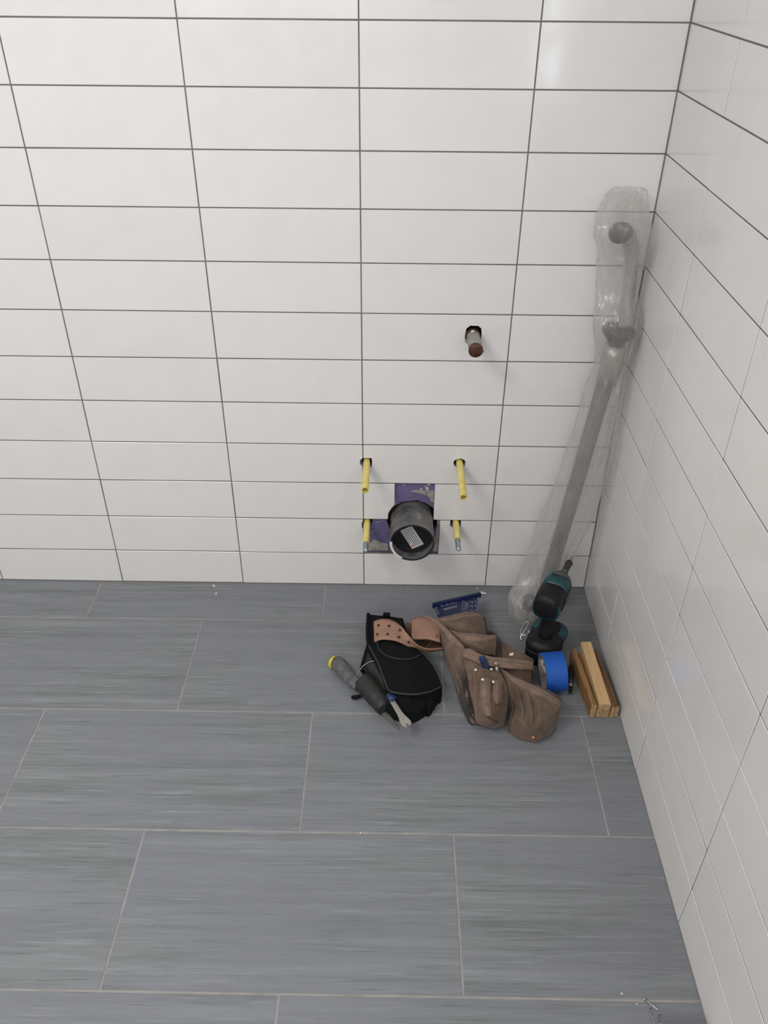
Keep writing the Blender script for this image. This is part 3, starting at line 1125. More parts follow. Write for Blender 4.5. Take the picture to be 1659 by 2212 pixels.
sec_loft([(-.0478, 0, hz - .006, .0312, .0295), (-.0445, 0, hz - .006, .0322, .0305), (-.0415, 0, hz - .006, .0322, .0305)], 36, MD, 'x', 2.7).build('teal_band', M['teal'], dr, True)
sec_loft([(.0415, 0, hz, .0308, .0312), (.052, 0, hz, .0300, .0300), (.062, 0, hz, .0265, .0262), (.071, 0, hz, .0200, .0198), (.078, 0, hz, .0140, .014)], 36, MD, 'x', 2.1).build('nose_cone', M['alu'], dr, True)
sec_loft([(.075, 0, hz, .0155, .0155), (.080, 0, hz, .0150, .0150), (.082, 0, hz, .0110, .0110)], 28, MD, 'x', 2).build('chuck_ring', M['drub'], dr, True)
sec_loft([(.080, 0, hz, .0060, .0060), (.084, 0, hz, .0070, .0070), (.088, 0, hz, .0058, .0058), (.092, 0, hz, .0068, .0068), (.096, 0, hz, .0066, .0066)], 24, MD, 'x', 2).build('chuck_collet', M['steel'], dr, True)
sec_loft([(.094, 0, hz, .0076, .0076), (.096, 0, hz, .0082, .0082), (.128, 0, hz, .0080, .0080), (.129, 0, hz, .0090, .0090), (.135, 0, hz, .0090, .0090), (.140, 0, hz, .0058, .0058)], 24, MD, 'x', 2).build('bit_holder', M['dsteel'], dr, True)
sec_loft([(.139, 0, hz, .0040, .0040), (.157, 0, hz, .0040, .0040), (.163, 0, hz, .0016, .0016)], 6, MD, 'x', 2).build('driver_bit', M['steel'], dr)
# white specification marks on the right of the housing and pale mark on top panel
mk = MB()
rnd = random.Random(9)
for k in range(7):
    x0 = -.004 + k * .0035
    mk.box((x0, -.0334, hz - .001 - rnd.uniform(0, .004)), (x0 + .002, -.0328, hz + .004), MD)
mk.build('rating_mark', M['mark'], dr)
mk = MB()
for (a, b, c, d) in ((.026, .017, .046, .0185), (.026, .021, .046, .0222), (.026, .0185, .0285, .021), (.034, .0185, .0365, .021), (.0435, .0185, .046, .021)):
    mk.box((a, b, hz + .0300), (c, d, hz + .0312 - (b - .017) * .5), MD)
mk.build('top_marking', M['mark'], dr)
# belt hook: bent steel wire on the left of the foot
hp = [MD @ Vector(p) for p in ((.010, .040, .052), (-.010, .044, .052), (-.012, .058, .050), (.012, .062, .050), (.030, .060, .052), (.030, .052, .055), (-.004, .052, .055), (-.018, .056, .046), (-.022, .050, .040))]
MB().tube(resample(hp, 48), .0018, 10).build('belt_hook', M['nail'], dr, True)
dome('hook_screw', MD @ Vector((.002, .0425, .0525)), .0045, M['nail'], dr, .4, Vector((-1, .4, .3)))
for (a, b) in ((.030, -.014), (.033, -.009), (.024, -.006), (.029, -.019)):
    dome('indicator_dot', MD @ Vector((a, b, .0672)), .0009, M['mark'], dr, .4, Vector((0, 0, 1)))
MB().box((.0535, -.024, .0655), (.0550, -.006, .0665), MD).build('edge_glint_strip', M['steel'], dr)

# ------------------------------------------------------------------ blue tape roll standing on its edge
tc_ = Vector((.1215, -.3560, 0))
TR_, TI, TW = .0460, .0390, .0480
yaw = R_(5)
MT = Matrix.Translation(Vector((tc_.x, tc_.y, TR_ + .0008))) @ Matrix.Rotation(yaw, 4, 'Z') @ Matrix.Rotation(R_(-3), 4, 'Y')
tr = thing('tape_roll', 'roll of bright blue masking tape standing on its edge beside the suede pouch', 'tape', (tc_.x, tc_.y, 0))


def roll(ro, ri, x0, x1, m, name, par):
    mb = MB()
    n = 72
    rings = [(x0, ri), (x0, ro), (x1, ro), (x1, ri)]
    vs = [MT @ Vector((xx, math.cos(2 * math.pi * k / n) * r, math.sin(2 * math.pi * k / n) * r)) for xx, r in rings for k in range(n)]
    fs = [(j * n + k, j * n + (k + 1) % n, ((j + 1) % 4) * n + (k + 1) % n, ((j + 1) % 4) * n + k) for j in range(4) for k in range(n)]
    mb.add(vs, fs)
    o = mb.build(name, m, par, bevel=.0006)
    return o


roll(TR_, TI + .0022, -TW / 2, TW / 2, M['tapeb'], 'tape_winding', tr)
bl_ = MB()
co = roll(TI + .0021, TI, -TW / 2 - .0002, TW / 2 + .0002, M['core'], 'cardboard_core', tr)
# printed label inside the core: pale arrow-shaped patch on the far lower inside, blue patch beside it
lb = MB()


def core_patch(mb, a0, a1, x0, x1, taper0=1, n=10, r=TI - .0003):
    vs = []
    for k in range(n + 1):
        t = k / n
        a = R_(a0 + (a1 - a0) * t)
        s1 = 1 - (1 - taper0) * t
        xm = (x0 + x1) / 2
        hw_ = (x1 - x0) / 2 * s1
        vs += [MT @ Vector((xm - hw_, math.cos(a) * r, math.sin(a) * r)), MT @ Vector((xm + hw_, math.cos(a) * r, math.sin(a) * r))]
    mb.add(vs, [(2 * k, 2 * k + 1, 2 * k + 3, 2 * k + 2) for k in range(n)])


core_patch(lb, 5, -48, -.022, .004, .12)
l1 = lb.build('core_label', M['label'], co)
core_patch(bl_, -16, -84, -.010, .0225, 1, r=TI - .0002)
bl_.build('blue_core_patch', M['tapeb'], co)
lb = MB()
core_patch(lb, -10, -24, -.012, -.007, 1, r=TI - .0006)
lb.build('label_print', M['ink'], l1)

# ------------------------------------------------------------------ bit holder on the floor
bh = thing('bit_extension', 'dark steel driver bit extension lying on the floor between tape roll and wood', 'drill bit', P(1233, 1470, 0))
p0, p1 = P(1234, 1440, .0075), P(1233.5, 1474, .0075)
MB().tube([p0, p0.lerp(p1, .05), p1.lerp(p0, .05), p1], [.0052, .0062, .0062, .0045], 20).build('magnetic_sleeve', M['dsteel'], bh, True)
p2 = P(1232.5, 1484, .006)
MB().tube([p1, p1.lerp(p2, .3), p2], [.0035, .0045, .0045], 16).build('shank_collar', M['steel'], bh, True)
p3 = P(1232, 1497, .006)
MB().tube([p2, p2.lerp(p3, .35), p2.lerp(p3, .4), p2.lerp(p3, .55), p2.lerp(p3, .6), p3], [.0050, .0050, .0034, .0034, .0050, .0040], 6).build('hex_bit', M['dsteel'], bh)

# ------------------------------------------------------------------ wood offcuts
endm = wood_mat('pale_end_grain', (.36, .23, .11), (.60, .42, .24), True)


def lath(name, label, back, front, w_, h_, z0, m, extra=None):
    b, f = Vector(back), Vector(front)
    d = (f - b)
    L = d.length
    d.normalize()
    s_ = Vector((-d.y, d.x, 0))        # to the right when looking along -y is -s_
    mx = Matrix((d, s_, Vector((0, 0, 1)))).transposed().to_4x4()
    mx.translation = Vector((b.x, b.y, z0))
    mb = MB().box((0, 0, 0), (L, w_, h_), mx)
    o = mb.build(name, m, None, bevel=.0007)
    o.data.materials.append(endm)
    for p in o.data.polygons:
        if abs(p.normal.dot(d)) > .9:
            p.material_index = 1
    # put the origin at the piece
    c = Vector((b.x + f.x, b.y + f.y, 0)) / 2
    o.data.transform(Matrix.Translation(-c))
    o.location = c
    return tag(o, label, 'wood', 'wood offcuts by the right wall')


lath('wood_lath', 'brown plywood strip on edge, leftmost of the offcuts by the right wall', (.1775, -.2745, 0), (.1945, -.4500, 0), .0125, .0400, .0005, M['oldwood'])
lath('wood_lath', 'pale yellow pine lath on top in the middle of the wood offcuts', (.2042, -.2555, 0), (.2108, -.4530, 0), .0250, .0200, .0265, M['pine'])
lath('wood_lath', 'brown plywood piece lying under the pale pine lath', (.1925, -.2740, 0), (.2085, -.4490, 0), .0300, .0255, .0005, M['oldwood'])
lath('wood_lath', 'brown plywood strip lying right of the pale pine lath', (.2240, -.2640, 0), (.2395, -.4500, 0), .0085, .0340, .0005, M['oldwood'])
lath('wood_lath', 'dark brown plywood strip nearest the right wall in the pile of offcuts', (.2345, -.2680, 0), (.2490, -.4470, 0), .0095, .0330, .0005, M['darkwood'])

# ------------------------------------------------------------------ black padded pouch
bp_ = thing('tool_pouch', 'black padded nylon tool pouch lying on the grey floor, left of the suede pouches', 'pouch', A(950, 1000, 0))
rows = [
    [A(600, 350, .048), A(790, 365, .054), A(985, 390, .050)],
    [A(592, 550, .060), A(800, 560, .068), A(1040, 540, .058)],
    [A(605, 700, .064), A(850, 720, .074), A(1120, 700, .062)],
    [A(700, 880, .066), A(980, 880, .078), A(1290, 880, .060)],
    [A(770, 1060, .066), A(1050, 1060, .080), A(1385, 1050, .058)],
    [A(815, 1180, .062), A(880, 1225, .066), A(1100, 1250, .070), A(1300, 1215, .062), A(1425, 1155, .052)],
]
loft('padded_front', rows, M['nylon'], bp_, 48, 44, .004, .004, .0022, 24, drop='lrt')
edge = [r[0] for r in rows[2:]] + rows[-1][1:]
MB().tube(resample([p + Vector((0, 0, .0015)) for p in edge], 60), .0022, 10).build('edge_piping', M['piping'], bp_, True)
MB().tube(resample([r[0] + Vector((0, 0, .001)) for r in rows[:3]], 24), .0048, 12).build('edge_binding', M['nylon'], bp_, True)
inner = [A(700, 600, .074), A(705, 700, .077), A(770, 790, .079), A(900, 840, .081), A(1060, 848, .080), A(1190, 800, .070)]
MB().tube(resample(inner, 40), .0016, 8).build('seam', M['piping'], bp_, True)
# collapsed lower body under the padded front
loft('pouch_body', [
    [A(800, 1170, .052), A(1000, 1235, .058), A(1300, 1200, .052), A(1418, 1150, .045)],
    [A(810, 1300, .040), A(1000, 1340, .046), A(1250, 1300, .040), A(1412, 1240, .030)],
    [A(800, 1400, .022), A(950, 1450, .030), A(1180, 1420, .030), A(1345, 1330, .014)],
    [A(810, 1470, .004), A(920, 1530, .005), A(1090, 1556, .005), A(1250, 1475, .003)],
], M['nylon'], bp_, 40, 34, .003, .004, .0045, 34, drop='lrb')
loft('lower_flap', [
    [A(1180, 1240, .044), A(1300, 1225, .043), A(1405, 1180, .036)],
    [A(1240, 1330, .036), A(1320, 1310, .034), A(1380, 1270, .026)],
    [A(1270, 1430, .022), A(1310, 1400, .020), A(1335, 1370, .012)],
], M['nylon'], bp_, 20, 20, .003, .003, .002, 40, drop='rb')
# back panel, webbing and loops at the left
loft('back_panel', [
    [A(598, 690, .040), A(640, 760, .046), A(700, 880, .050)],
    [A(560, 830, .030), A(620, 900, .036), A(730, 1000, .044)],
    [A(525, 960, .018), A(600, 1010, .028), A(760, 1080, .040)],
], M['nylon2'], bp_, 24, 24, .003, .002, .001, 30, drop='l')
MB().tube(resample([A(598, 690, .050), A(565, 800, .040), A(540, 890, .030), A(515, 985, .022)], 20), .0042, 10, squash=(.35, 1)).build('webbing_strap', M['nylon'], bp_, True)
loft('tool_slot', [
    [A(560, 905, .036), A(600, 880, .044), A(670, 890, .050), A(720, 960, .046)],
    [A(620, 1010, .036), A(680, 1000, .048), A(740, 1010, .050), A(790, 1090, .046)],
    [A(700, 1130, .034), A(750, 1120, .046), A(800, 1150, .048), A(830, 1220, .038)],
    [A(780, 1250, .030), A(810, 1240, .038), A(840, 1250, .036), A(850, 1290, .028)],
], M['nylon2'], bp_, 24, 28, .002, .004, .0010, 30, drop='l')
sh0, sh1 = A(545, 1105, .024), A(795, 1390, .022)
MB().tube(resample([sh0, sh0.lerp(sh1, .3) + Vector((0, 0, .002)), sh1], 24), [.0235] * 2 + [.0250] * 14 + [.0235] * 6 + [.0225] * 2, 32, squash=(.86, 1.0)).build('saw_sheath', M['nylon2'], bp_, True)
MB().tube(resample([A(705, 880, .050), A(640, 872, .049), A(560, 910, .040), A(505, 970, .032), A(470, 1040, .026)], 30), .0008, 8).build('sheath_lip', M['steel'], bp_, True)
MB().tube([sh1 + (sh1 - sh0) * .002, sh1 + (sh1 - sh0) * .02], [.0205, .0190], 28, squash=(.86, 1)).build('sheath_mouth', M['black'], bp_, True)
MB().tube(resample([A(530, 1250, .010), A(500, 1272, .008), A(455, 1288, .006), A(425, 1283, .005), A(420, 1270, .006), A(455, 1268, .008), A(505, 1258, .010)], 24), .0030, 8).build('cord_loop', M['nylon'], bp_, True)
MB().box((-.009, -.006, 0), (.009, .006, .008), Matrix.Translation(A(805, 368, .056))).build('belt_clip', M['nylon'], bp_, bevel=.002)

# drywall saw
sw = thing('drywall_saw', 'jab saw with dusty grey and yellow grip lying in the black pouch sheath', 'saw', A(330, 1000, 0))
hp = [A(215, 880, .0170), A(262, 900, .0185), A(300, 945, .019), A(360, 1020, .019), A(420, 1090, .020), A(490, 1150, .021)]
MB().tube(resample(hp, 24), [.0135, .0160, .0175] + [.0178] * 5 + [.0165] * 6 + [.0150] * 6 + [.0138] * 4, 24, squash=(.9, 1)).build('handle', M['sawh'], sw, True)
h0 = A(200, 880, .0165)
hd_ = (A(262, 900, .018) - A(215, 880, .017)).normalized()
MB().tube([h0 - hd_ * .004, h0 - hd_ * .001, h0 + hd_ * .004], [.0125, .0158, .0165], 24, squash=(.9, 1)).build('handle_butt', M['yel2'], sw, True)
MB().tube([A(462, 1105, .026), A(492, 1082, .034), A(510, 1070, .038)], [.0055, .0048, .003], 14, squash=(.5, 1)).build('yellow_collar', M['yel2'], sw, True)
b0, b1 = A(765, 1425, .010), A(945, 1640, .0025)
bdv = (b1 - b0).normalized()
sdv = Vector((-bdv.y, bdv.x, 0)).normalized()
mb = MB()
n = 16
vs, fs = [], []
L = (b1 - b0).length
for k in range(n + 1):
    t = k / n
    c = b0.lerp(b1, t)
    wd = .0085 * (1 - t * .85)
    vs += [c - sdv * wd, c + sdv * wd * .6]
    if k < n:
        c2 = b0.lerp(b1, (k + .5) / n)
        vs += [c2 + sdv * (wd * .6 + .0028), c2 - sdv * wd]
m_ = len(vs)
top = [v + Vector((0, 0, .0006)) for v in vs]
fs2 = []
for k in range(n):
    a = 4 * k
    fs2 += [(a, a + 1, a + 2, a + 3), (a + 3, a + 2, a + 5, a + 4)]
mb.add([v for v in vs] + top, fs2 + [tuple(i + m_ for i in f[::-1]) for f in fs2])
mb.build('blade', M['steel'], sw)

# nail puller / painter's tool in the front loop
np_ = thing('nail_puller', 'steel nail puller with forked tip and blue grip poking out of the black pouch', 'pry bar', A(1000, 1500, 0))
g0, g1 = A(835, 1245, .052), A(885, 1310, .050)
MB().tube([g0, g0.lerp(g1, .5), g1], [.0105, .0105, .0098], 20, squash=(.7, 1)).build('grip', M['bluep'], np_, True)
MB().tube([A(800, 1255, .048), A(838, 1222, .056), A(880, 1250, .054)], .0020, 8).build('grip_edge', M['black'], np_, True)
s0, s1, s2, s3 = A(870, 1325, .050), A(940, 1430, .049), A(985, 1500, .048), A(1045, 1610, .046)
dd = (s3 - s0).normalized()
ss = dd.cross(Vector((0, 0, 1))).normalized()
prof = [(0, .0058), (.2, .0058), (.45, .0060), (.60, .0075), (.75, .0105), (.86, .0115), (.93, .0105)]
Lf = (s3 - s0).length
outl = [(t * Lf, -w_) for t, w_ in prof] + [(Lf * .985, -.0060), (Lf * .99, -.0030), (Lf * .88, -.0002), (Lf * .88, .0008), (Lf * 1.02, .0035), (Lf * .985, .0075)] + [(t * Lf, w_) for t, w_ in prof[::-1]]
mb = MB()
nrm = ss.cross(dd).normalized()
if nrm.z < 0:
    nrm = -nrm
lp3 = [Vector((a, b, 0)) for a, b in outl]
tri = tessellate_polygon([lp3])
vt = [s0 + dd * a + ss * b + nrm * (.0016 + .003 * max(0, a / Lf - .6)) for a, b in outl]
vb = [s0 + dd * a + ss * b - nrm * .0012 for a, b in outl]
nn = len(outl)
mb.add(vt + vb, [tuple(t) for t in tri] + [tuple(i + nn for i in t[::-1]) for t in tri] + [(i, (i + 1) % nn, nn + (i + 1) % nn, nn + i) for i in range(nn)])
mb.build('forked_shaft', M['steel'], np_)

# ------------------------------------------------------------------ leather belt
tb = thing('tool_belt', 'tan leather belt strap with punched holes curling over the black pouch', 'belt', A(900, 600, 0))


def ribbon(name, top, bot, m, parent, thick=.003, nu=50, bulge=0):
    return loft(name, [top, [(a + b) / 2 for a, b in zip(resample(top, 9), resample(bot, 9))], bot], m, parent, nu, 10, thick, bulge, .0004, 20)


ribbon('strap', [A(658, 425, .088), A(735, 400, .094), A(830, 402, .097), A(915, 438, .095), A(995, 508, .090), A(1060, 610, .084), A(1145, 700, .076), A(1270, 742, .064), A(1430, 735, .056)],
       [A(665, 655, .080), A(755, 626, .085), A(900, 640, .084), A(1000, 680, .076), A(1060, 715, .068), A(1120, 742, .058), A(1200, 765, .050), A(1300, 771, .040), A(1430, 748, .030)], M['strap'], tb)
for hx, hy, hz_ in ((712, 464, .0925), (831, 471, .0960), (954, 518, .092), (700, 567, .0865), (815, 564, .0895), (943, 597, .087), (1052, 655, .0785)):
    c = A(hx, hy, hz_ + .0008)
    MB().tube([c - Vector((0, 0, .0025)), c + Vector((0, 0, -.0002))], .0028, 14).build('punched_hole', M['black'], tb)
ribbon('strap_end', [A(1085, 400, .070), A(1160, 378, .074), A(1260, 372, .076), A(1400, 400, .072)], [A(1085, 624, .060), A(1170, 622, .063), A(1270, 622, .064), A(1400, 655, .062)], M['strap'], tb, .004)
dome('rivet', A(1365, 590, .070), .0032, M['rivetb'], tb, .5)
ribbon('strap_back_and_shade', [A(1015, 432, .046), A(1050, 440, .046), A(1100, 446, .044), A(1400, 470, .040)], [A(1075, 628, .036), A(1100, 630, .034), A(1200, 640, .030), A(1400, 650, .030)], M['strapd'], tb)
ribbon('strap_back_and_shade', [A(1150, 660, .030), A(1250, 650, .030), A(1330, 640, .030), A(1440, 650, .030)], [A(1180, 745, .010), A(1260, 735, .008), A(1330, 735, .008), A(1440, 740, .008)], M['strapd'], tb)  # dark ribbon standing in for the shadow under the strap
MB().tube(resample([A(1245, 720, .028), A(1300, 660, .040), A(1370, 622, .052), A(1425, 668, .050)], 20), .0016, 8).build('leather_lace', M['suede'], tb, True)

# ------------------------------------------------------------------ suede pouches
sp = thing('suede_tool_bag', 'brown suede multi-pocket tool bag with rivets and stitched rims lying open on the floor', 'tool bag', B(600, 1000, 0))
# rear pocket holding the square
rr0 = [B(102, 372, .066), B(250, 338, .070), B(420, 302, .072), B(530, 306, .070), B(606, 350, .062)]
rr1 = [B(128, 415, .071), B(290, 384, .077), B(450, 352, .079), B(560, 346, .076), B(608, 372, .066)]
loft('rear_pocket', [rr1, [B(170, 450, .066), B(330, 440, .078), B(480, 430, .080), B(625, 440, .064)], [B(240, 495, .056), B(370, 520, .070), B(520, 545, .072), B(645, 545, .056)]], M['suede'], sp, 36, 24, .003, .003, .003, 26, drop='r', seed=3)
loft('pocket_rim', [rr0, rr1], M['suede2'], sp, 36, 8, .0045, 0, .0006, 30, seed=3)
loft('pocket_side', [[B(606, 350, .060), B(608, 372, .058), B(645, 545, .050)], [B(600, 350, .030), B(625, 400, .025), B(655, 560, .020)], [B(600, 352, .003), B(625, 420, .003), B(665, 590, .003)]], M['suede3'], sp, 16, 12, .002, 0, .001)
stitches([B(140, 388, .0755), B(290, 372, .0810), B(400, 352, .083), B(550, 334, .080)], sp, 26)
# second pocket
q0 = [B(238, 480, .074), B(340, 512, .080), B(480, 526, .084), B(620, 542, .083), B(742, 545, .072)]
q1 = [B(300, 552, .079), B(400, 590, .085), B(520, 606, .089), B(640, 606, .088), B(746, 578, .074)]
loft('pocket_rim', [q0, [a.lerp(b, .5) + Vector((0, 0, .003)) for a, b in zip(resample(q0, 6), resample(q1, 6))], q1], M['suede2'], sp, 36, 10, .0045, 0, .0006, 30, seed=5)
loft('middle_pocket', [q1, [B(360, 620, .076), B(480, 645, .084), B(610, 660, .084), B(738, 650, .066)], [B(395, 670, .066), B(500, 715, .070), B(620, 745, .070), B(735, 757, .056)]], M['suede'], sp, 36, 20, .003, .002, .0022, 30, drop='r', seed=7)
stitches([B(300, 530, .0820), B(400, 560, .0895), B(520, 580, .0925), B(640, 582, .0915), B(730, 560, .080)], sp, 30)
loft('gap_shade_panel', [[B(600, 520, .030), B(700, 500, .036), B(780, 590, .030)], [B(640, 700, .036), B(720, 680, .040), B(800, 700, .036)], [B(640, 790, .040), B(740, 800, .044), B(860, 810, .040)]], M['suede3'], sp, 16, 16, .002, 0, .002)  # dark sheet filling the gap, in place of its shadow
# side tongue
loft('side_tongue', [[B(785, 605, .036), B(900, 668, .046), B(1010, 728, .050), B(1135, 800, .046)], [B(800, 700, .040), B(900, 730, .050), B(1010, 775, .054), B(1137, 830, .050)], [B(805, 790, .050), B(900, 812, .058), B(1000, 832, .060), B(1132, 850, .054)]], M['suede'], sp, 30, 18, .003, .002, .0012, 30, drop='r', seed=11)
# long strap-like rim over the left leaf
e0_ = [B(-50, 335, .080), B(0, 338, .083), B(90, 372, .087), B(180, 440, .090), B(290, 545, .092), B(410, 668, .092)]
e1_ = [B(-50, 352, .078), B(0, 366, .080), B(78, 402, .083), B(152, 478, .084), B(250, 600, .085), B(385, 712, .087)]
loft('shoulder_rim', [e0_, [a.lerp(b, .5) + Vector((0, 0, .002)) for a, b in zip(resample(e0_, 7), resample(e1_, 7))], e1_], M['suede2'], sp, 44, 10, .004, 0, .0008, 30)
stitches([B(20, 360, .0835), B(100, 400, .0885), B(200, 480, .092), B(300, 580, .094), B(390, 672, .094)], sp, 30)
# left leaf
loft('left_leaf', [
    [B(152, 476, .070), B(182, 650, .045), B(232, 850, .026), B(300, 1040, .014), B(345, 1190, .008), B(412, 1372, .004), B(466, 1478, .002)],
    [B(230, 570, .082), B(270, 720, .070), B(310, 880, .058), B(362, 1050, .046), B(395, 1200, .034), B(440, 1370, .020), B(492, 1484, .006)],
    [B(320, 650, .086), B(350, 800, .080), B(385, 960, .074), B(410, 1100, .064), B(445, 1240, .052), B(480, 1380, .034), B(510, 1478, .014)],
    [B(392, 705, .086), B(400, 820, .080), B(425, 960, .076), B(450, 1100, .068), B(480, 1240, .058), B(512, 1380, .042), B(535, 1475, .022)],
], M['suedest'], sp, 44, 30, .003, 0, .0042, 26, drop='', seed=2,
     fold=lambda u, v: .005 * math.sin(v * 8 + u * 3) * (u ** 2) * (1 - abs(2 * v - 1)))
# grubby black stain patches on the leaf: worn tape residue shaped marks, slightly proud of the suede
# rim of the main compartment
m0 = [B(383, 688, .090), B(470, 690, .093), B(560, 738, .095), B(700, 772, .094), B(900, 792, .088), B(1130, 826, .076)]
m1 = [B(388, 772, .092), B(480, 802, .096), B(600, 846, .098), B(760, 876, .097), B(950, 892, .090), B(1134, 906, .078)]
loft('main_rim', [m0, [a.lerp(b, .5) + Vector((0, 0, .003)) for a, b in zip(resample(m0, 8), resample(m1, 8))], m1], M['suede2'], sp, 50, 10, .0045, 0, .0009, 26, seed=14)
stitches([B(420, 715, .094), B(560, 765, .0985), B(700, 795, .098), B(900, 815, .092), B(1100, 842, .080)], sp, 38)
stitches([B(420, 755, .0955), B(560, 805, .1000), B(700, 835, .100), B(900, 855, .094), B(1100, 876, .082)], sp, 38)
loft('main_panel', [
    [B(392, 775, .086), B(500, 812, .088), B(640, 860, .088), B(800, 885, .084)],
    [B(418, 920, .078), B(520, 930, .080), B(660, 950, .080), B(820, 960, .076)],
    [B(445, 1090, .068), B(540, 1100, .074), B(690, 1100, .074), B(850, 1080, .066)],
    [B(480, 1250, .056), B(560, 1260, .064), B(700, 1270, .062), B(868, 1220, .050)],
    [B(512, 1385, .040), B(590, 1400, .048), B(720, 1410, .046), B(860, 1330, .034)],
    [B(532, 1476, .020), B(600, 1490, .016), B(710, 1500, .010), B(840, 1430, .008)],
], M['suede'], sp, 36, 40, .003, 0, .0022, 24, drop='r', seed=21)
loft('under_panel', [[B(790, 890, .078), B(950, 898, .076), B(1112, 910, .066)], [B(830, 950, .066), B(960, 960, .064), B(1112, 980, .054)], [B(880, 1040, .050), B(970, 1050, .050), B(1108, 1058, .040)], [B(900, 1200, .030), B(1000, 1200, .030), B(1100, 1150, .026)]], M['suede'], sp, 24, 20, .003, 0, .0015, 30, drop='r')
# rivetted tool pocket
tpk = loft('tool_pocket', [
    [B(498, 890, .092), B(525, 874, .094), B(640, 902, .096), B(782, 936, .090)],
    [B(502, 1000, .088), B(560, 995, .092), B(680, 1000, .096), B(822, 1005, .086)],
    [B(512, 1130, .082), B(580, 1130, .090), B(700, 1130, .094), B(862, 1110, .078)],
    [B(520, 1260, .074), B(590, 1265, .084), B(700, 1270, .086), B(872, 1215, .066)],
    [B(527, 1370, .060), B(600, 1390, .066), B(700, 1400, .066), B(852, 1340, .050)],
    [B(532, 1460, .036), B(600, 1485, .036), B(700, 1515, .034), B(822, 1450, .026)],
    [B(545, 1476, .004), B(610, 1500, .004), B(700, 1530, .004), B(795, 1508, .004)],
], M['suede'], sp, 36, 46, .0035, .002, .0018, 30, drop='r', seed=31)
loft('pencil_slot', [
    [B(568, 1005, .100), B(625, 990, .106), B(690, 1018, .101)],
    [B(572, 1130, .098), B(625, 1130, .105), B(685, 1130, .099)],
    [B(580, 1250, .092), B(630, 1260, .098), B(685, 1260, .092)],
    [B(612, 1370, .076), B(650, 1400, .078), B(692, 1400, .074)],
], M['suede2'], tpk, 18, 26, .003, .002, .0012, 30, seed=5)
loft('rounded_slot', [
    [B(712, 1012, .100), B(755, 1020, .104), B(803, 1014, .096)],
    [B(704, 1110, .098), B(755, 1110, .103), B(808, 1105, .093)],
    [B(700, 1200, .094), B(755, 1205, .099), B(806, 1190, .089)],
    [B(716, 1255, .088), B(755, 1276, .089), B(792, 1250, .085)],
], M['suede2'], tpk, 18, 22, .003, .002, .001, 30, seed=6)
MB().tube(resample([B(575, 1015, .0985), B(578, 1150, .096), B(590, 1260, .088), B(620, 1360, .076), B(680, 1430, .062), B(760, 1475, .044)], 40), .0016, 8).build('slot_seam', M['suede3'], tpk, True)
MB().tube(resample([B(505, 900, .092), B(516, 1050, .087), B(522, 1250, .076), B(530, 1450, .040)], 40), .0018, 8).build('pocket_edge', M['suede2'], tpk, True)
dome('rivet', B(527, 910, .0965), .0042, M['rivet'], tpk, .5)
dome('rivet', B(600, 1012, .1070), .0037, M['rivet'], tpk, .5)
dome('rivet', B(712, 1038, .1045), .0037, M['rivet'], tpk, .5)
dome('rivet', B(690, 905, .0985), .0036, M['rivet'], tpk, .6)
# right pouch
k0 = [B(765, 872, .080), B(860, 935, .086), B(940, 985, .088), B(1100, 1052, .088), B(1260, 1132, .084), B(1428, 1238, .072)]
k1 = [B(815, 950, .083), B(880, 1008, .089), B(962, 1072, .092), B(1120, 1152, .092), B(1280, 1230, .088), B(1418, 1300, .075)]
loft('pouch_rim', [k0, [a.lerp(b, .5) + Vector((0, 0, .003)) for a, b in zip(resample(k0, 8), resample(k1, 8))], k1], M['suede2'], sp, 50, 10, .0045, 0, .0009, 26, seed=41)
loft('pouch_inside_shade', [[B(1150, 1060, .060), B(1260, 1108, .066), B(1340, 1150, .068), B(1432, 1212, .064)], [B(1150, 1085, .078), B(1260, 1132, .080), B(1340, 1180, .078), B(1428, 1236, .070)]], M['suede3'], sp, 20, 6, .002, 0, 0)
rnd = random.Random(12)
for k in range(2):
    stitches([B(980 + k * 6, 1030 + k * 28, .0955 - k * .0), B(1110, 1090 + k * 28, .0965), B(1260, 1165 + k * 28, .0925), B(1400, 1242 + k * 22, .079)], sp, 24)


def folds(u, v):
    def rg(c, w_, h):
        return h * math.exp(-((u - c) / w_) ** 2)
    b = min(1, v * 5) * (1 - v) ** .5
    return b * (rg(.22 + .12 * v, .05, .010) - rg(.33 + .10 * v, .04, .009) + rg(.43 + .12 * v, .045, .011) - rg(.52 + .12 * v, .04, .008) + rg(.62 + .05 * v, .05, .005))


loft('right_pouch', [
    k1,
    [B(850, 1060, .076), B(940, 1120, .084), B(1090, 1180, .090), B(1250, 1260, .090), B(1405, 1325, .072)],
    [B(880, 1180, .066), B(970, 1230, .078), B(1100, 1280, .088), B(1230, 1335, .086), B(1372, 1390, .062)],
    [B(930, 1300, .054), B(1010, 1340, .070), B(1110, 1380, .080), B(1210, 1420, .078), B(1335, 1452, .052)],
    [B(905, 1400, .044), B(1000, 1450, .060), B(1100, 1490, .068), B(1200, 1510, .064), B(1295, 1530, .038)],
    [B(880, 1490, .024), B(985, 1545, .038), B(1100, 1580, .044), B(1190, 1590, .040), B(1262, 1592, .020)],
    [B(868, 1570, .004), B(975, 1636, .005), B(1100, 1668, .006), B(1185, 1678, .005), B(1235, 1632, .004)],
], M['suede'], sp, 60, 60, .003, 0, .0020, 24, drop='lr', seed=51, fold=folds)
dome('rivet', B(1136, 1622, .032), .0048, M['rivetb'], sp, .5, Vector((0, -.8, 1)))
MB().tube(resample([B(872, 1160, .068), B(925, 1285, .060), B(900, 1400, .046), B(872, 1560, .010)], 30), .0022, 8).build('pouch_seam', M['suede3'], sp, True)
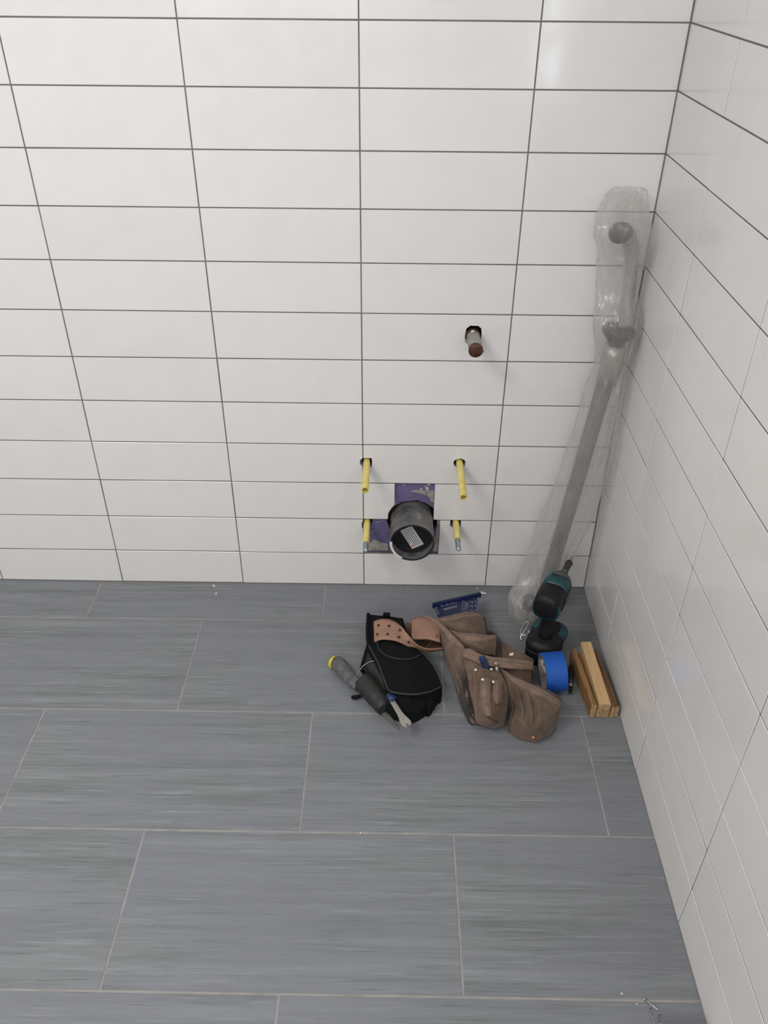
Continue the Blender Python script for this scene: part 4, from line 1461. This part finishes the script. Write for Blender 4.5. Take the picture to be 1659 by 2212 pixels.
loft('gusset', [[B(800, 960, .070), B(850, 1100, .060), B(905, 1280, .046), B(885, 1400, .030)], [B(790, 1100, .030), B(850, 1200, .025), B(880, 1300, .020), B(850, 1420, .012)]], M['suede3'], sp, 20, 8, .002, 0, .001)

# tools in the pockets
pe = thing('marker_pen', 'navy blue plastic marker standing in the middle suede tool pocket', 'pen', B(620, 860, .06))
a0, a1 = B(585, 775, .118), B(655, 925, .085)
MB().tube([a0, a0.lerp(a1, .04), a0.lerp(a1, .5), a1], [.0060, .0074, .0078, .0078], 6).build('barrel', M['bluep'], pe)
MB().tube([a0.lerp(a1, .30), a0.lerp(a1, .34)], .0082, 12).build('clip_ring', M['bluesq'], pe)
ns = thing('nail_set', 'small steel nail set upright in the suede pocket beside the navy marker', 'punch', B(745, 900, .07))
a0, a1 = B(736, 830, .112), B(752, 945, .088)
MB().tube([a0, a0.lerp(a1, .02), a0.lerp(a1, .28), a0.lerp(a1, .32), a0.lerp(a1, .45), a0.lerp(a1, .5), a1], [.0032, .0040, .0040, .0026, .0026, .0038, .0038], 14).build('punch_body', M['steel'], ns, True)
MB().tube([a0.lerp(a1, .36), a0.lerp(a1, .40)], .0033, 14).build('punch_band', M['teal'], ns, True)


# ------------------------------------------------------------------ blue rafter square
sqc = [P(941, 1308, .052), P(1036, 1286, .050)]
u_ = (sqc[1] - sqc[0])
LU = u_.length
u_.normalize()
vd = (P(985, 1345, .063) - P(985, 1297, .051))
vd = (vd - u_ * vd.dot(u_)).normalized()
nz_ = u_.cross(vd).normalized()
flip = nz_.z < 0
MS = Matrix((u_, vd, nz_)).transposed().to_4x4()
MS.translation = sqc[0]
up_ = -1 if flip else 1
sq = thing('rafter_square', 'navy blue metal rafter square with white scale marks tucked in the rear suede pocket', 'square', P(985, 1320, 0))


def sxy(px, py):
    """where a ray through the picture meets the plate"""
    d = ray(px, py)
    n_ = MS.to_3x3().col[2]
    t = (MS.translation - CAM).dot(n_) / d.dot(n_)
    q = MS.inverted() @ (CAM + d * t)
    return (q.x, q.y)


outer = [sxy(*p) for p in ((938, 1310), (950, 1345), (1031, 1345), (1035, 1287))]
h1 = [sxy(*p) for p in ((955.5, 1313.5), (986, 1306), (989.5, 1312), (960, 1320))]
h2 = [sxy(*p) for p in ((1006.5, 1301), (1008, 1299.5), (1010.5, 1300), (1011, 1302), (1009.5, 1335), (1004.5, 1335))]


def area2(p):
    return sum(p[i - 1][0] * p[i][1] - p[i][0] * p[i - 1][1] for i in range(len(p)))


outer, h1, h2 = [p if area2(p) > 0 else p[::-1] for p in (outer, h1, h2)]
mb = MB()
add_tile(mb, outer, lambda u, v, d: MS @ Vector((u, v, up_ * (.0012 - d))), [h1, h2], .0024, .0003, 0)
mb.build('square_plate', M['bluesq'], sq)
MB().box((-.008, -.004, -.008), (LU + .003, .0035, .006), MS).build('square_fence', M['bluesq'], sq, bevel=.0008)
tk = MB()


def tick(p, q, w_=.0007):
    a, b = Vector(sxy(*p)), Vector(sxy(*q))
    d = (b - a)
    s__ = Vector((-d.y, d.x)).normalized() * w_ / 2
    z = up_ * .0014
    vs = [MS @ Vector((c.x, c.y, z)) for c in (a - s__, b - s__, b + s__, a + s__)]
    off = MS.to_3x3().col[2] * (up_ * .0003)
    tk.add(vs + [v - off for v in vs], [(0, 1, 2, 3), (7, 6, 5, 4), (0, 4, 5, 1), (1, 5, 6, 2), (2, 6, 7, 3), (3, 7, 4, 0)])


for k in range(12):      # scale along the slot
    x_ = 954.5 + k * 2.9
    y_ = 1311.5 - k * .72
    ln = 4.5 if k % 4 == 0 else 1.7
    tick((x_ - ln * .25, y_ - ln), (x_, y_))
for k in range(17):      # right edge
    y_ = 1290.5 + k * 1.95
    ln = 4.0 if k % 4 == 2 else 2.0
    tick((1034.5 - k * .14 - ln, y_), (1034.5 - k * .14, y_))
for k in range(8):       # left edge
    y_ = 1313 + k * 2.0
    tick((940.5 + k * .85, y_), (943 + k * .85, y_ + .6))
for k in range(5):
    y_ = 1300 + k * 5
    tick((1001.5, y_), (1005, y_))
    tick((998.5 - k * .3, y_ - 1.6), (1000.5 - k * .3, y_ + .6), .0008)
for k in range(3):
    tick((1013.5, 1301.5 + k * 9), (1016.5, 1301.5 + k * 9))
    tick((1018.5, 1300 + k * 9), (1021, 1303 + k * 9), .0009)
    tick((1026, 1298.5 + k * 10), (1028.5, 1301 + k * 10), .0009)
tk.build('scale_marks', M['white'], sq)

# ------------------------------------------------------------------ crumbs on the floor, nails and the box corner
def chip(px, py, r, z, label, m=None, seed=1, elong=1.6):
    rnd = random.Random(seed)
    c = P(px, py, z)
    bm = bmesh.new()
    bmesh.ops.create_icosphere(bm, subdivisions=2, radius=r)
    for v in bm.verts:
        v.co *= 1 + .35 * noise.noise(v.co / r * 1.3 + Vector((seed * 3.1, 0, 0)))
        v.co.z *= .45
        v.co.x *= elong
    bmesh.ops.rotate(bm, verts=bm.verts, matrix=Matrix.Rotation(rnd.uniform(0, 3), 3, 'Z'))
    mz = min(v.co.z for v in bm.verts)
    me = bpy.data.meshes.new('mortar_crumb')
    bm.to_mesh(me)
    bm.free()
    me.materials.append(m or M['chip'])
    o = bpy.data.objects.new('mortar_crumb', me)
    COL.objects.link(o)
    o.location = c - Vector((0, 0, mz))
    return tag(o, label, 'debris')


chip(1042, 1282, .0048, .0003, 'larger cream mortar crumb at the right tip of the blue square', seed=2, elong=2.2)
chip(1031, 1271.5, .0026, .0003, 'small white mortar crumb on the floor just behind the blue square', seed=3)
chip(1105, 1414.5, .0042, .0925, 'white mortar crumb lying on the suede side tongue', seed=4)
chip(467, 1283, .0026, .0003, 'small pale mortar crumb on the floor tile near the back wall, left half', seed=5)
chip(462, 1266, .0028, .0003, 'pale mortar crumb against the base of the back wall, left half', seed=6, elong=2.4)
chip(1343, 2147, .0019, .0003, 'white speck of mortar on the floor left of the nails', seed=7, elong=1.1)
chip(1375, 2169, .0012, .0003, 'tiny white speck between the mortar speck and the nails', seed=8)
chip(779, 1799.5, .0016, .0003, 'tiny white speck on the grout line in the middle of the floor', seed=9)
chip(881, 1268, .0014, .0003, 'tiny white speck on the floor behind the black pouch', seed=10)


def nail(p, q, label, head=True, r=.0011):
    a, b = P(*p), P(*q)
    o = thing('nail', label, 'nail', a.lerp(b, .5) * 1, 'nails at the lower right of the floor')
    o.location.z = 0
    d = (b - a).normalized()
    MB().tube([a, b - d * .004, b], [r, r, r * .15], 12).build('shank', M['nail'], o, True)
    MB().tube([a - d * .0012, a], [r * 2.3, r * 2.3], 16).build('head', M['nail'], o)
    return o


nail((1393, 2159, .0026), (1424, 2184, .0026), 'bright nail lying aslant on the floor, topmost of the three')
nail((1404.5, 2176, .0024), (1420, 2236, .0012), 'thin nail at lower right whose head lies left of the other two', r=.0008)
nail((1424.5, 2190, .0026), (1418, 2240, .0012), 'thin nail under the tip of the slanting nail, beside the white box', r=.0008)
bx = MB()
c0 = P(1424, 2210.5, .022)
bx.box((0, -.09, 0), (.085, 0, .0212), Matrix.Translation(Vector((c0.x, c0.y, .0004))) @ Matrix.Rotation(R_(-6), 4, 'Z'))
bo = bx.build('cardboard_box', M['box'], None, bevel=.0006)
tag(bo, 'white flat box just peeking in at the bottom edge beside the nails', 'box')
